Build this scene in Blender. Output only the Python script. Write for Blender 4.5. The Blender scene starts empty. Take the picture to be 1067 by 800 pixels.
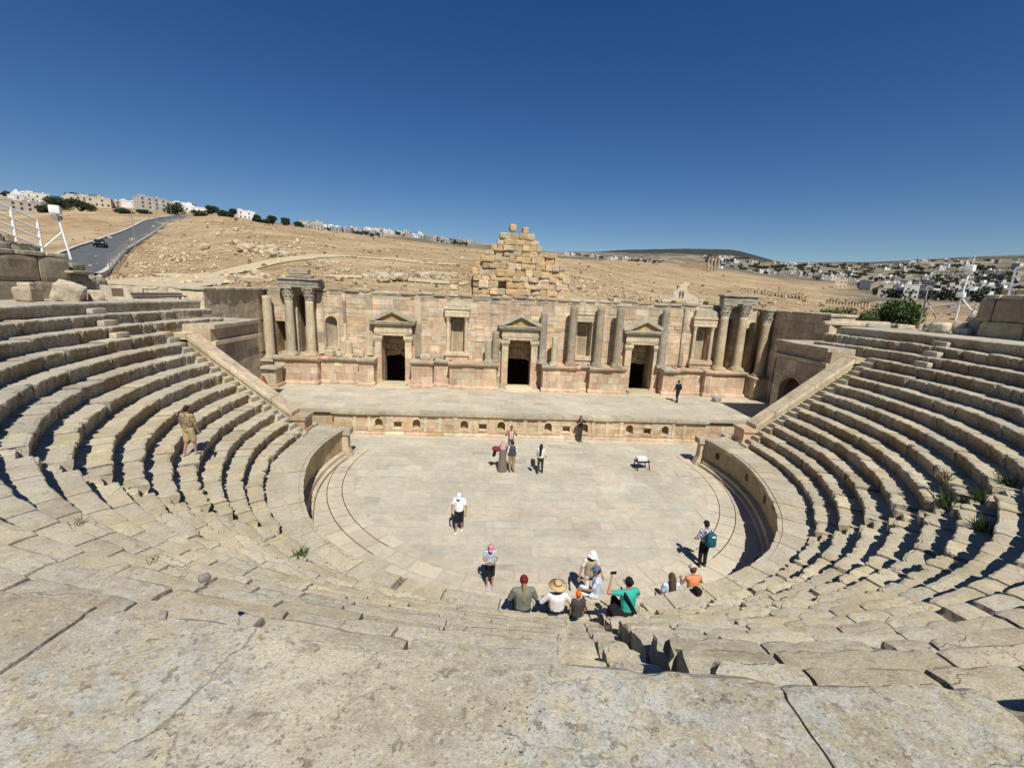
import bpy, math, random
import numpy as np
from mathutils import Vector, Matrix
R_ = math.radians
random.seed(7); RNG = np.random.default_rng(7)
SC = bpy.context.scene; COL = SC.collection
PI = math.pi
# ---------------------------------------------------------------- camera
FW = Vector((0.05308, 0.97651, -0.20883)); RT = Vector((0.99808, -0.04518, 0.04243)); UP = Vector((-0.032, 0.21068, 0.97703))
CAM = Vector((-2.34099, -21.03821, 9.55552)); FPX = 453.2541
cam = bpy.data.cameras.new('camera'); camo = bpy.data.objects.new('camera', cam); COL.objects.link(camo)
camo.matrix_world = Matrix(((RT.x, UP.x, -FW.x, CAM.x), (RT.y, UP.y, -FW.y, CAM.y), (RT.z, UP.z, -FW.z, CAM.z), (0, 0, 0, 1)))
cam.sensor_fit = 'HORIZONTAL'; cam.sensor_width = 36; cam.lens = FPX / 1067 * 36; cam.clip_start = .05; cam.clip_end = 20000
SC.camera = camo
# ---------------------------------------------------------------- light
SUN_EL, SUN_AZ = 52, 169          # azimuth from +Y towards +X
wd = bpy.data.worlds.new('World'); SC.world = wd; wd.use_nodes = True
nt = wd.node_tree; bg = nt.nodes['Background']
sky = nt.nodes.new('ShaderNodeTexSky'); sky.sky_type = 'NISHITA'; sky.sun_disc = False
sky.sun_elevation = R_(SUN_EL); sky.sun_rotation = R_(SUN_AZ); sky.altitude = 600; sky.air_density = 1.0; sky.dust_density = 0.1; sky.ozone_density = 2.6
hs = nt.nodes.new('ShaderNodeHueSaturation'); hs.inputs['Saturation'].default_value = 1.32; hs.inputs['Hue'].default_value = .509; nt.links.new(sky.outputs[0], hs.inputs['Color']); nt.links.new(hs.outputs[0], bg.inputs[0]); bg.inputs[1].default_value = .064
sl = bpy.data.lights.new('sun', 'SUN'); slo = bpy.data.objects.new('sun', sl); COL.objects.link(slo)
sl.energy = 5.0; sl.angle = R_(.53); sl.color = (1, .955, .88)
sd = Vector((math.sin(R_(SUN_AZ)) * math.cos(R_(SUN_EL)), math.cos(R_(SUN_AZ)) * math.cos(R_(SUN_EL)), math.sin(R_(SUN_EL))))
slo.rotation_euler = sd.to_track_quat('Z', 'Y').to_euler(); slo.location = (20, -60, 80)
vs = SC.view_settings; vs.view_transform = 'Standard'; vs.look = 'None'; vs.gamma = 1; vs.exposure = .16; vs.use_curve_mapping = False
# ---------------------------------------------------------------- noise
def _h(ix, iy, iz, s):
    n = (ix.astype(np.int64) * 374761393 + iy.astype(np.int64) * 668265263 + iz.astype(np.int64) * 2147483647 + s * 144665) & 0x7fffffff
    n = ((n ^ (n >> 13)) * 1274126177) & 0x7fffffff
    n = n ^ (n >> 16)
    return (n & 0xffff) / 65535.0 * 2 - 1
def vn(x, y=0., z=0., s=0):
    x, y, z = np.broadcast_arrays(np.asarray(x, float), np.asarray(y, float), np.asarray(z, float))
    ix, iy, iz = np.floor(x), np.floor(y), np.floor(z); fx, fy, fz = x - ix, y - iy, z - iz
    fx, fy, fz = [f * f * (3 - 2 * f) for f in (fx, fy, fz)]
    r = 0
    for a in (0, 1):
        for b in (0, 1):
            for c in (0, 1):
                r = r + _h(ix + a, iy + b, iz + c, s) * (fx if a else 1 - fx) * (fy if b else 1 - fy) * (fz if c else 1 - fz)
    return r
def fbm(x, y=0., z=0., s=0, o=4):
    r = 0; a = .55
    x, y, z = np.asarray(x, float), np.asarray(y, float), np.asarray(z, float)
    for i in range(o):
        r = r + a * vn(x, y, z, s + i * 17); x, y, z = x * 2.03 + 5.1, y * 2.03 + 1.7, z * 2.03 + 9.2; a *= .5
    return r
# ---------------------------------------------------------------- mesh helpers
def tag(o, label=None, cat=None, group=None, kind=None):
    if label: o['label'] = label
    if cat: o['category'] = cat
    if group: o['group'] = group
    if kind: o['kind'] = kind
    return o
def empty(name, label=None, cat=None, loc=(0, 0, 0), rz=0, group=None):
    o = bpy.data.objects.new(name, None); COL.objects.link(o); o.location = loc; o.rotation_euler = (0, 0, rz); o.empty_display_size = .2
    return tag(o, label, cat, group)
class MB:
    def __init__(s): s.v = []; s.f = []; s.c = []; s.n = 0
    def add(s, verts, faces, col=(1, 1, 1)):
        s.v.append(np.asarray(verts, float).reshape(-1, 3))
        n = s.n
        s.f += [tuple(i + n for i in f) for f in faces]
        s.n += len(verts)
        if isinstance(col, np.ndarray) and col.ndim == 2: s.c += [tuple(x) for x in col]
        else: s.c += [tuple(col)] * len(faces)
    def box(s, x0, x1, y0, y1, z0, z1, col=(1, 1, 1), M=None):
        v = np.array([(x, y, z) for z in (z0, z1) for y in (y0, y1) for x in (x0, x1)], float)
        if M is not None: v = v @ np.array(M.to_3x3()).T + np.array(M.translation)
        s.add(v, [(0, 2, 3, 1), (4, 5, 7, 6), (0, 1, 5, 4), (2, 6, 7, 3), (0, 4, 6, 2), (1, 3, 7, 5)], col)
    def prism(s, poly, y0, y1, col=(1, 1, 1), ax='y'):
        n = len(poly)
        def P(a, b, d): return (a, d, b) if ax == 'y' else ((d, a, b) if ax == 'x' else (a, b, d))
        v = [P(a, b, y0) for a, b in poly] + [P(a, b, y1) for a, b in poly]
        f = [tuple(range(n))[::-1], tuple(range(n, 2 * n))] + [(i, (i + 1) % n, n + (i + 1) % n, n + i) for i in range(n)]
        s.add(v, f, col)
    def lathe(s, prof, c=(0, 0, 0), n=20, col=(1, 1, 1), sq=None):
        v = []; f = []
        for (r, z) in prof:
            for i in range(n):
                a = 2 * PI * i / n; v.append((c[0] + r * math.cos(a), c[1] + r * math.sin(a), c[2] + z))
        m = len(prof)
        for j in range(m - 1):
            for i in range(n):
                f.append((j * n + i, j * n + (i + 1) % n, (j + 1) * n + (i + 1) % n, (j + 1) * n + i))
        f.append(tuple(range(n))[::-1]); f.append(tuple(range((m - 1) * n, m * n)))
        s.add(v, f, col)
    def tube(s, p0, p1, r0, r1=None, n=8, col=(1, 1, 1)):
        p0, p1 = Vector(p0), Vector(p1); r1 = r0 if r1 is None else r1
        d = (p1 - p0).normalized(); a = d.orthogonal().normalized(); b = d.cross(a)
        v = []
        for p, r in ((p0, r0), (p1, r1)):
            for i in range(n):
                t = 2 * PI * i / n; v.append(p + (a * math.cos(t) + b * math.sin(t)) * r)
        f = [(i, (i + 1) % n, n + (i + 1) % n, n + i) for i in range(n)] + [tuple(range(n))[::-1], tuple(range(n, 2 * n))]
        s.add([tuple(x) for x in v], f, col)
    def rough(s, c, size, rz=0, col=(1, 1, 1), seed=0, sub=4, amp=.05, pw=7, tilt=(0, 0)):
        # a weathered block: rounded box with noise on its faces
        n = sub + 1; V = {}; vl = []; fl = []
        def idx(p):
            k = tuple(np.round(p, 5))
            if k not in V: V[k] = len(vl); vl.append(p)
            return V[k]
        for ax in range(3):
            for sg in (-1, 1):
                for i in range(sub):
                    for j in range(sub):
                        q = []
                        for (a, b) in ((i, j), (i + 1, j), (i + 1, j + 1), (i, j + 1)):
                            p = [0, 0, 0]; p[ax] = sg; p[(ax + 1) % 3] = -1 + 2 * a / sub; p[(ax + 2) % 3] = -1 + 2 * b / sub
                            q.append(idx(p))
                        fl.append(tuple(q) if sg > 0 else tuple(q[::-1]))
        P = np.array(vl, float)
        nrm = (np.abs(P) ** pw).sum(1) ** (1 / pw); P = P / nrm[:, None]
        half = np.array(size) / 2
        W = P * half
        dn = fbm(W[:, 0] * 2.2 + seed * 3.1, W[:, 1] * 2.2, W[:, 2] * 2.2, seed, 3)
        W = W + P * (dn * amp)[:, None]
        M = (Matrix.Rotation(rz, 3, 'Z') @ Matrix.Rotation(tilt[0], 3, 'X') @ Matrix.Rotation(tilt[1], 3, 'Y'))
        W = W @ np.array(M).T + np.array(c)
        s.add(W, fl, col)
    def build(s, name, mat, parent=None, smooth=False, M=None):
        v = np.concatenate(s.v) if s.v else np.zeros((0, 3))
        return mk(name, v, s.f, mat, s.c, parent, smooth)
def mk(name, v, f, mat, cols=None, parent=None, smooth=False, vcols=None):
    me = bpy.data.meshes.new(name); me.from_pydata(np.asarray(v, float).tolist(), [], f if isinstance(f, list) else f.tolist())
    me.materials.append(mat)
    if cols is not None and len(cols):
        a = me.attributes.new('Col', 'FLOAT_COLOR', 'FACE'); c = np.ones((len(cols), 4), np.float32); c[:, :3] = np.asarray(cols)[:, :3]
        a.data.foreach_set('color', c.ravel())
    if vcols is not None:
        a = me.attributes.new('Col', 'FLOAT_COLOR', 'POINT'); c = np.ones((len(vcols), 4), np.float32); c[:, :3] = vcols
        a.data.foreach_set('color', c.ravel())
    if smooth: me.polygons.foreach_set('use_smooth', np.ones(len(me.polygons), bool))
    me.update()
    o = bpy.data.objects.new(name, me); COL.objects.link(o)
    if parent: o.parent = parent
    return o
def copy_tree(o, parent=None):
    c = o.copy(); COL.objects.link(c)
    if parent: c.parent = parent
    for ch in list(o.children): copy_tree(ch, c)
    return c
# ---------------------------------------------------------------- materials
def N(t, typ, **kw):
    n = t.nodes.new('ShaderNode' + typ)
    for k, v in kw.items(): setattr(n, k, v)
    return n
def mulmix(t, a, b, fac=1., blend='MULTIPLY'):
    m = N(t, 'Mix', data_type='RGBA', blend_type=blend)
    for s_, x in ((m.inputs[0], fac), (m.inputs[6], a), (m.inputs[7], b)):
        if hasattr(x, 'is_linked') or isinstance(x, bpy.types.NodeSocket): t.links.new(x, s_)
        else: s_.default_value = x if not isinstance(x, tuple) or len(x) == 4 else (*x, 1)
    return m.outputs[2]
def noise(t, pos, scale, detail=6, rough=.6, ramp=None, dist=0.):
    n = N(t, 'TexNoise'); n.inputs['Scale'].default_value = scale; n.inputs['Detail'].default_value = detail; n.inputs['Roughness'].default_value = rough; n.inputs['Distortion'].default_value = dist
    t.links.new(pos, n.inputs['Vector'])
    if not ramp: return n.outputs[0]
    r = N(t, 'ValToRGB'); r.color_ramp.elements[0].position = ramp[0]; r.color_ramp.elements[1].position = ramp[1]
    c0, c1 = ramp[2], ramp[3]
    r.color_ramp.elements[0].color = (c0, c0, c0, 1) if not isinstance(c0, tuple) else (*c0, 1)
    r.color_ramp.elements[1].color = (c1, c1, c1, 1) if not isinstance(c1, tuple) else (*c1, 1)
    t.links.new(n.outputs[0], r.inputs[0])
    return r.outputs[0]
def base_mat(name, rough=.9):
    m = bpy.data.materials.new(name); m.use_nodes = True; t = m.node_tree; b = t.nodes['Principled BSDF']; b.inputs['Roughness'].default_value = rough
    b.inputs['Specular IOR Level'].default_value = .25
    g = N(t, 'NewGeometry')
    return m, t, b, g.outputs['Position']
def stone(name, tint=(1, 1, 1), attr=True, lo1=.70, s1=.9, s2=7, spots=.5, spotcol=(.19, .18, .155), warm=(.46, .33, .17), warmf=.35, bump=.4, bscale=22, bdist=.03, lichen=0., lo2=.74, streak=0., fine=0.):
    m, t, b, pos = base_mat(name)
    if attr: a = N(t, 'Attribute'); a.attribute_name = 'Col'; c = mulmix(t, a.outputs['Color'], (*tint, 1))
    else: c = mulmix(t, (*tint, 1), (1, 1, 1, 1))
    c = mulmix(t, c, noise(t, pos, s1, 7, .62, (.3, .7, lo1, 1.16)))
    c = mulmix(t, c, noise(t, pos, s2, 8, .68, (.3, .7, lo2, 1.18)))
    c = mulmix(t, c, (*warm, 1), noise(t, pos, s1 * .7 + .13, 6, .6, (.5, .74, 0., warmf)), 'MIX')
    c = mulmix(t, c, (*spotcol, 1), noise(t, pos, s2 * 1.6, 9, .72, (.56, .72, 0., spots), .3), 'MIX')
    if lichen:
        c = mulmix(t, c, (.50, .50, .45, 1), noise(t, pos, 3.1, 10, .75, (.50, .66, 0., lichen), .5), 'MIX')
        vo = N(t, 'TexVoronoi'); vo.inputs['Scale'].default_value = 34; t.links.new(pos, vo.inputs['Vector'])
        rr = N(t, 'ValToRGB'); rr.color_ramp.elements[0].position = .16; rr.color_ramp.elements[1].position = .34
        rr.color_ramp.elements[0].color = (1, 1, 1, 1); rr.color_ramp.elements[1].color = (0, 0, 0, 1); t.links.new(vo.outputs['Distance'], rr.inputs[0])
        msk = mulmix(t, rr.outputs[0], noise(t, pos, 2.3, 6, .7, (.52, .66, 0., .75)))
        c = mulmix(t, c, (.13, .125, .11, 1), msk, 'MIX')
    if fine: c = mulmix(t, c, noise(t, pos, 48, 6, .75, (.34, .66, 1 - fine, 1 + fine * .6)))
    if streak:
        mp = N(t, 'Mapping'); mp.inputs['Scale'].default_value = (1.6, 1.6, .16); t.links.new(pos, mp.inputs['Vector'])
        c = mulmix(t, c, (.17, .15, .115, 1), noise(t, mp.outputs[0], 1.0, 8, .7, (.50, .72, 0., streak)), 'MIX')
    t.links.new(c, b.inputs['Base Color'])
    bp = N(t, 'Bump'); bp.inputs['Strength'].default_value = bump; bp.inputs['Distance'].default_value = bdist
    t.links.new(noise(t, pos, bscale, 10, .7), bp.inputs['Height']); t.links.new(bp.outputs[0], b.inputs['Normal'])
    return m
def plain(name, col, rough=.7, var=.15, scale=9, metal=0.):
    m, t, b, pos = base_mat(name, rough); b.inputs['Metallic'].default_value = metal
    c = mulmix(t, (*col, 1), noise(t, pos, scale, 5, .6, (.3, .7, 1 - var, 1 + var))); t.links.new(c, b.inputs['Base Color'])
    return m
def attrmat(name, rough=.85, var=.18, scale=3.):
    m, t, b, pos = base_mat(name, rough); a = N(t, 'Attribute'); a.attribute_name = 'Col'
    c = mulmix(t, a.outputs['Color'], noise(t, pos, scale, 5, .6, (.3, .7, 1 - var, 1 + var))); t.links.new(c, b.inputs['Base Color'])
    return m
_pm = {}
def cloth(col, rough=.9, var=.12, scale=14):
    k = tuple(np.round(col, 3))
    if k not in _pm: _pm[k] = plain('cloth', col, rough, var, scale)
    return _pm[k]
M_wall = stone('ashlar_limestone', s1=.5, s2=3, spots=.4, bump=.4, bscale=10, bdist=.03, warmf=.25, streak=.55)
def mat_walk(name, k=1.):
    """weathered slab: cream stone, pale and yellow lichen, grey brown stains, dark specks"""
    m, t, b, pos = base_mat(name, .92)
    a = N(t, 'Attribute'); a.attribute_name = 'Col'
    c = mulmix(t, a.outputs['Color'], noise(t, pos, 1.1, 10, .7, (.42, .58, (.80, .76, .70), (1.10, 1.08, 1.04))))
    big = noise(t, pos, .75, 6, .62, (.44, .56, .12, 1.))
    def patch(c, col, scale, lo, hi, f, mask=None, rough=.74, dist=.0):
        n_ = noise(t, pos, scale, 12, rough, (lo, hi, 0., f), dist)
        if mask is not None: n_ = mulmix(t, n_, mask)
        return mulmix(t, c, (*col, 1), n_, 'MIX')
    c = patch(c, (.47, .40, .26), 4.5, .52, .58, .55 * k)
    c = patch(c, (.335, .27, .185), 7.5, .53, .58, .7 * k)
    c = patch(c, (.49, .475, .42), 13, .47, .52, .85 * k, big)
    c = patch(c, (.36, .355, .31), 21, .53, .56, .75 * k, big)
    c = patch(c, (.60, .56, .46), 36, .56, .60, .7 * k)
    c = patch(c, (.22, .185, .135), 24, .57, .60, .85 * k)
    c = patch(c, (.26, .215, .15), 70, .55, .60, .7 * k)
    c = patch(c, (.12, .105, .085), 52, .60, .63, .95 * k, noise(t, pos, 2.2, 4, .6, (.44, .54, .15, 1.)))
    # pits and hairline cracks
    vo = N(t, 'TexVoronoi'); vo.inputs['Scale'].default_value = 42; nz = N(t, 'TexNoise'); nz.inputs['Scale'].default_value = 9; nz.inputs['Detail'].default_value = 5; t.links.new(pos, nz.inputs['Vector'])
    wp = N(t, 'VectorMath', operation='MULTIPLY_ADD'); t.links.new(nz.outputs['Color'], wp.inputs[0]); wp.inputs[1].default_value = (.16, .16, .16); t.links.new(pos, wp.inputs[2]); t.links.new(wp.outputs[0], vo.inputs['Vector'])
    r1 = N(t, 'ValToRGB'); r1.color_ramp.elements[0].position = .10; r1.color_ramp.elements[1].position = .20; r1.color_ramp.elements[0].color = (1, 1, 1, 1); r1.color_ramp.elements[1].color = (0, 0, 0, 1); t.links.new(vo.outputs['Distance'], r1.inputs[0])
    pit = mulmix(t, r1.outputs[0], noise(t, pos, 3.4, 7, .7, (.53, .60, 0., .9)))
    c = mulmix(t, c, (.09, .08, .065, 1), pit, 'MIX')
    v2 = N(t, 'TexVoronoi', feature='DISTANCE_TO_EDGE'); v2.inputs['Scale'].default_value = 1.5; t.links.new(wp.outputs[0], v2.inputs['Vector'])
    r2 = N(t, 'ValToRGB'); r2.color_ramp.elements[0].position = .004; r2.color_ramp.elements[1].position = .011; r2.color_ramp.elements[0].color = (1, 1, 1, 1); r2.color_ramp.elements[1].color = (0, 0, 0, 1); t.links.new(v2.outputs['Distance'], r2.inputs[0])
    crk = mulmix(t, r2.outputs[0], noise(t, pos, 1.1, 5, .6, (.48, .58, 0., .6)))
    c = mulmix(t, c, (.13, .11, .085, 1), crk, 'MIX')
    c = mulmix(t, c, noise(t, pos, 110, 5, .7, (.3, .7, .80, 1.14)))
    t.links.new(c, b.inputs['Base Color'])
    bp = N(t, 'Bump'); bp.inputs['Strength'].default_value = .75; bp.inputs['Distance'].default_value = .02; t.links.new(mulmix(t, noise(t, pos, 17, 13, .72), mulmix(t, pit, crk, 1., 'ADD'), .6, 'SUBTRACT'), bp.inputs['Height'])
    b2 = N(t, 'Bump'); b2.inputs['Strength'].default_value = .35; b2.inputs['Distance'].default_value = .006; t.links.new(noise(t, pos, 75, 6, .7), b2.inputs['Height']); t.links.new(bp.outputs[0], b2.inputs['Normal']); t.links.new(b2.outputs[0], b.inputs['Normal'])
    return m
M_walk = mat_walk('walkway_limestone'); M_seat = mat_walk('seat_limestone', .72)
M_dark = stone('grey_limestone', s1=.7, s2=4, spots=.55, bump=.5, bscale=10, streak=.5, lo2=.66)
M_floor = stone('paving', s1=.35, s2=3.2, spots=.30, bump=.10, bscale=9, warmf=.10, lo1=.86, lo2=.88, spotcol=(.26, .22, .16))
M_ruin = stone('ruin_limestone', s1=.6, s2=3.4, spots=.5, bump=.5, bscale=8, bdist=.06, warmf=.4)
M_soil = stone('joint_soil', (.30, .26, .19), attr=False, spots=.2)
M_white = plain('white_paint', (.78, .77, .74), .45, .06)
M_metal = plain('grey_steel', (.30, .30, .29), .5, .15, 9, .3)
def pal(base, v=.09, hue=.014):
    k = 1 + random.gauss(0, v); return tuple(max(.02, c * k * (1 + random.gauss(0, hue))) for c in base)
LIME = (.505, .44, .295); LIMEG = (.455, .405, .295); PINK = (.585, .415, .285); CREAM = (.61, .505, .34); OCH = (.52, .36, .18); GREY = (.34, .285, .195)
def wallcol():
    r = random.random()
    return pal((.60, .435, .285) if r < .45 else (.62, .51, .36) if r < .86 else (.56, .40, .235) if r < .93 else (.52, .45, .34), .085, .02)
# ---------------------------------------------------------------- terrain: heights by azimuth (degrees from +Y) and distance from the seats
RS= [30, 45, 60, 75, 94, 120, 150, 190, 230, 290, 350, 430, 550, 700, 900, 1200, 1600, 2200, 3000, 4000, 5500, 8000]
TAB=[
 (-52.3,[6.6, 7.2, 7.9, 8.4, 9.2, 11.4, 13.3, 17.5, 20.9, 25.6, 32.0, 39.4, 52.5, 50.7, 46.7, 40.7, 32.7, 20.7, 4.7, -15.3, -45.3, -95.3]),
 (-45.4,[8.0, 8.3, 8.7, 9.0, 10.2, 11.9, 15.1, 19.5, 23.9, 30.9, 38.4, 47.5, 63.6, 78.3, 84.3, 78.3, 70.3, 58.3, 42.3, 22.3, -7.7, -57.7]),
 (-39.6,[8.3, 8.6, 9.0, 9.2, 11.4, 13.7, 17.3, 22.5, 27.7, 36.0, 43.9, 54.4, 71.5, 88.3, 95.5, 89.5, 81.5, 69.5, 53.5, 33.5, 3.5, -46.5]),
 (-34.7,[8.3, 8.6, 9.1, 9.5, 11.5, 13.7, 17.8, 23.2, 29.6, 38.1, 46.5, 57.5, 73.9, 90.9, 98.4, 92.4, 84.4, 72.4, 56.4, 36.4, 6.4, -43.6]),
 (-29.6,[8.2, 8.5, 9.3, 10.4, 12.8, 16.2, 21.2, 27.7, 33.6, 41.0, 48.7, 57.1, 72.8, 88.2, 94.7, 88.7, 80.7, 68.7, 52.7, 32.7, 2.7, -47.3]),
 (-23.7,[8.4, 8.7, 9.6, 11.5, 13.8, 17.6, 21.2, 27.4, 32.4, 38.4, 46.0, 54.9, 68.6, 84.4, 91.2, 85.2, 77.2, 65.2, 49.2, 29.2, -0.8, -50.8]),
 (-13.3,[8.5, 8.8, 9.6, 11.5, 13.5, 16.7, 19.9, 24.8, 29.3, 36.9, 43.0, 50.5, 67.7, 84.6, 103.2, 107.0, 99.0, 87.0, 71.0, 51.0, 21.0, -29.0]),
 (-1.7,[8.7, 9.0, 9.8, 11.5, 13.3, 15.8, 19.1, 22.9, 27.1, 33.4, 39.7, 46.5, 59.0, 78.0, 97.8, 127.5, 148.6, 136.6, 120.6, 100.6, 70.6, 20.6]),
 (10.4,[8.6, 8.9, 9.7, 11.2, 12.7, 14.3, 17.4, 20.8, 24.4, 29.3, 35.4, 42.0, 50.0, 64.2, 82.9, 107.6, 145.8, 209.9, 272.3, 330.2, 300.2, 250.2]),
 (21.8,[8.6, 8.9, 8.9, 8.9, 9.2, 9.7, 11.4, 14.6, 17.7, 24.4, 29.8, 37.1, 45.8, 59.1, 75.8, 104.2, 137.8, 197.3, 306.3, 404.5, 423.4, 373.4]),
 (28.0,[8.5, 8.8, 8.7, 8.7, 9.1, 9.5, 11.1, 12.8, 15.3, 19.8, 23.4, 30.2, 38.3, 50.9, 66.7, 96.0, 131.7, 192.3, 299.3, 398.0, 418.1, 368.1]),
 (33.9,[8.4, 8.7, 8.9, 9.1, 9.2, 9.5, 10.3, 11.3, 12.7, 15.3, 17.4, 22.6, 28.8, 39.9, 55.7, 79.2, 115.3, 163.6, 229.4, 300.5, 314.3, 264.3]),
 (40.4,[8.4, 8.7, 8.7, 8.7, 8.7, 8.8, 9.4, 10.0, 11.3, 13.9, 16.0, 20.5, 26.0, 37.5, 52.9, 74.9, 110.4, 159.3, 228.4, 312.6, 385.8, 335.8]),
 (47.2,[8.4, 8.7, 8.7, 8.7, 8.7, 8.7, 9.2, 9.8, 10.9, 13.1, 15.0, 20.1, 26.2, 37.9, 53.6, 76.0, 114.2, 167.1, 242.9, 332.2, 408.6, 358.6]),
 (51.0,[8.4, 8.7, 8.7, 8.7, 8.7, 8.8, 9.2, 9.7, 10.8, 13.2, 15.0, 20.3, 26.5, 38.6, 54.7, 77.9, 115.9, 169.2, 246.9, 340.0, 421.0, 371.0]),
 (57.2,[8.6, 8.9, 8.9, 8.9, 9.0, 9.0, 10.3, 11.8, 12.9, 14.4, 15.5, 22.9, 31.8, 40.4, 57.7, 88.0, 118.3, 171.8, 269.2, 359.5, 419.6, 369.6]),
]
TAB.sort(); AZS = np.array([a for a, _ in TAB]); LR = np.log(np.array(RS, float)); ZT = np.array([z for _, z in TAB], float)
def sm(a, b, x): t = np.clip((x - a) / (b - a), 0, 1); return t * t * (3 - 2 * t)
def tz(x, y, detail=True):
    x = np.asarray(x, float); y = np.asarray(y, float)
    dx, dy = x - CAM.x, y - CAM.y; r = np.maximum(np.hypot(dx, dy), 1.); az = np.degrees(np.arctan2(dx, dy))
    azc = np.clip(az, AZS[0], AZS[-1]); i = np.clip(np.searchsorted(AZS, azc) - 1, 0, len(AZS) - 2); fa = (azc - AZS[i]) / (AZS[i + 1] - AZS[i]); fa = fa * fa * (3 - 2 * fa) * .5 + fa * .5
    lr = np.clip(np.log(r), LR[0], LR[-1]); j = np.clip(np.searchsorted(LR, lr) - 1, 0, len(LR) - 2); fr = (lr - LR[j]) / (LR[j + 1] - LR[j])
    z = (ZT[i, j] * (1 - fr) + ZT[i, j + 1] * fr) * (1 - fa) + (ZT[i + 1, j] * (1 - fr) + ZT[i + 1, j + 1] * fr) * fa
    if detail:
        amp = np.clip(r * .006, .12, 14) * sm(40, 90, r); L = np.clip(r * .10, 5, 400)
        z = z + amp * (.5 * fbm(x / 14, y / 14, 0, 3, 3) * sm(800, 200, r) + .9 * fbm(x / 60, y / 60, 0, 4, 4) * sm(3000, 700, r) * sm(60, 140, r) * .6 + .9 * fbm(x / 420, y / 420, 0, 6, 4) * sm(400, 1500, r) * .8)
    z = z - 2.9 * sm(32.5, 37, az) * sm(105, 75, r) * sm(27, 33, r)
    ins = sm(23.2, 21.8, np.hypot(x, y)) if False else np.maximum(sm(24.6, 23.4, np.hypot(x, y)) * sm(8.2, 7.6, y), sm(22.6, 21.6, np.abs(x)) * sm(26, 25, y) * sm(-2, 0, y))
    return z * (1 - ins) + (-.6) * ins
def az_of(px): d = FW + RT * ((px - 533.5) / FPX) ; return math.atan2(d.x, d.y)
def at(px, r, py=262):
    d = FW + RT * ((px - 533.5) / FPX) - UP * ((py - 400) / FPX); a = math.atan2(d.x, d.y)
    return CAM.x + r * math.sin(a), CAM.y + r * math.cos(a)
def hit(px, py, r0=30, r1=6000):
    """where the line of sight through a point of the photo meets the ground"""
    d = FW + RT * ((px - 533.5) / FPX) - UP * ((py - 400) / FPX); h = math.hypot(d.x, d.y); sl = d.z / h; a = math.atan2(d.x, d.y)
    r = np.geomspace(r0, r1, 1500); X = CAM.x + r * math.sin(a); Y = CAM.y + r * math.cos(a); g = tz(X, Y) - (CAM.z + r * sl)
    k = np.argmax(g > 0) if (g > 0).any() else int(np.argmax(g)); return float(X[k]), float(Y[k])
def mat_terrain():
    m, t, b, pos = base_mat('hillside', .95)
    c = noise(t, pos, .035, 8, .62, (.38, .62, (.30, .205, .10), (.44, .335, .19)))
    c = mulmix(t, c, (.23, .15, .075, 1), noise(t, pos, .09, 9, .7, (.48, .64, 0., .8)), 'MIX')
    c = mulmix(t, c, (.55, .48, .35, 1), noise(t, pos, .5, 10, .78, (.53, .64, 0., .8)), 'MIX')
    c = mulmix(t, c, (.23, .17, .10, 1), noise(t, pos, 1.3, 8, .75, (.60, .74, 0., .6)), 'MIX')
    a = N(t, 'Attribute'); a.attribute_name = 'far'                 # 0 near straw hillside .. 1 far scrub and woodland
    far = noise(t, pos, .006, 9, .68, (.36, .56, (.13, .115, .08), (.34, .265, .175)))
    far = mulmix(t, far, (.045, .055, .035, 1), noise(t, pos, .02, 8, .7, (.46, .55, 0., .8)), 'MIX')  # dark specks stand for trees and the shadows among them, painted in
    c = mulmix(t, c, far, a.outputs['Fac'], 'MIX')
    wd_ = N(t, 'Attribute'); wd_.attribute_name = 'wood'
    wc = noise(t, pos, .012, 9, .75, (.48, .74, (.030, .034, .026), (.10, .088, .06)))
    c = mulmix(t, c, wc, wd_.outputs['Fac'], 'MIX')
    t.links.new(c, b.inputs['Base Color']); bp = N(t, 'Bump'); bp.inputs['Strength'].default_value = .6; bp.inputs['Distance'].default_value = .5
    t.links.new(noise(t, pos, .9, 9, .75), bp.inputs['Height']); t.links.new(bp.outputs[0], b.inputs['Normal']); return m
M_ground = mat_terrain()
def terrain():
    az = np.concatenate([np.arange(-180, -62, 4.), np.arange(-62, 62, .3), np.arange(62, 181, 4.)]); r = np.concatenate([[2., 6, 10, 14, 18, 21, 24, 27], np.geomspace(30, 60, 70), np.geomspace(61, 9000, 190)])
    A, R = np.meshgrid(np.radians(az), r, indexing='ij'); X = CAM.x + R * np.sin(A); Y = CAM.y + R * np.cos(A); Z = tz(X, Y)
    n, m = A.shape; v = np.stack([X, Y, Z], -1).reshape(-1, 3); a = (np.arange(n - 1)[:, None] * m + np.arange(m - 1)[None]).ravel(); f = np.stack([a, a + 1, a + m + 1, a + m], 1)
    o = mk('hillside', v, f, M_ground, None, None, True); tag(o, kind='structure')
    far = np.maximum(np.where(np.degrees(A) > 14, sm(520, 760, R), sm(330, 520, R)), sm(37, 42, np.degrees(A)) * sm(120, 220, R)).ravel(); wood = np.clip(sm(2000, 2900, R) * sm(-.05, .25, fbm(X / 900, Y / 900, 0, 12, 4) + .15) + sm(2100, 2700, R) * sm(9, 13, np.degrees(A)) * sm(36, 31, np.degrees(A)), 0, 1).ravel()
    for nm, arr in (('far', far), ('wood', wood)):
        at_ = o.data.attributes.new(nm, 'FLOAT', 'POINT'); at_.data.foreach_set('value', arr.astype(np.float32))
terrain()
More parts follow.
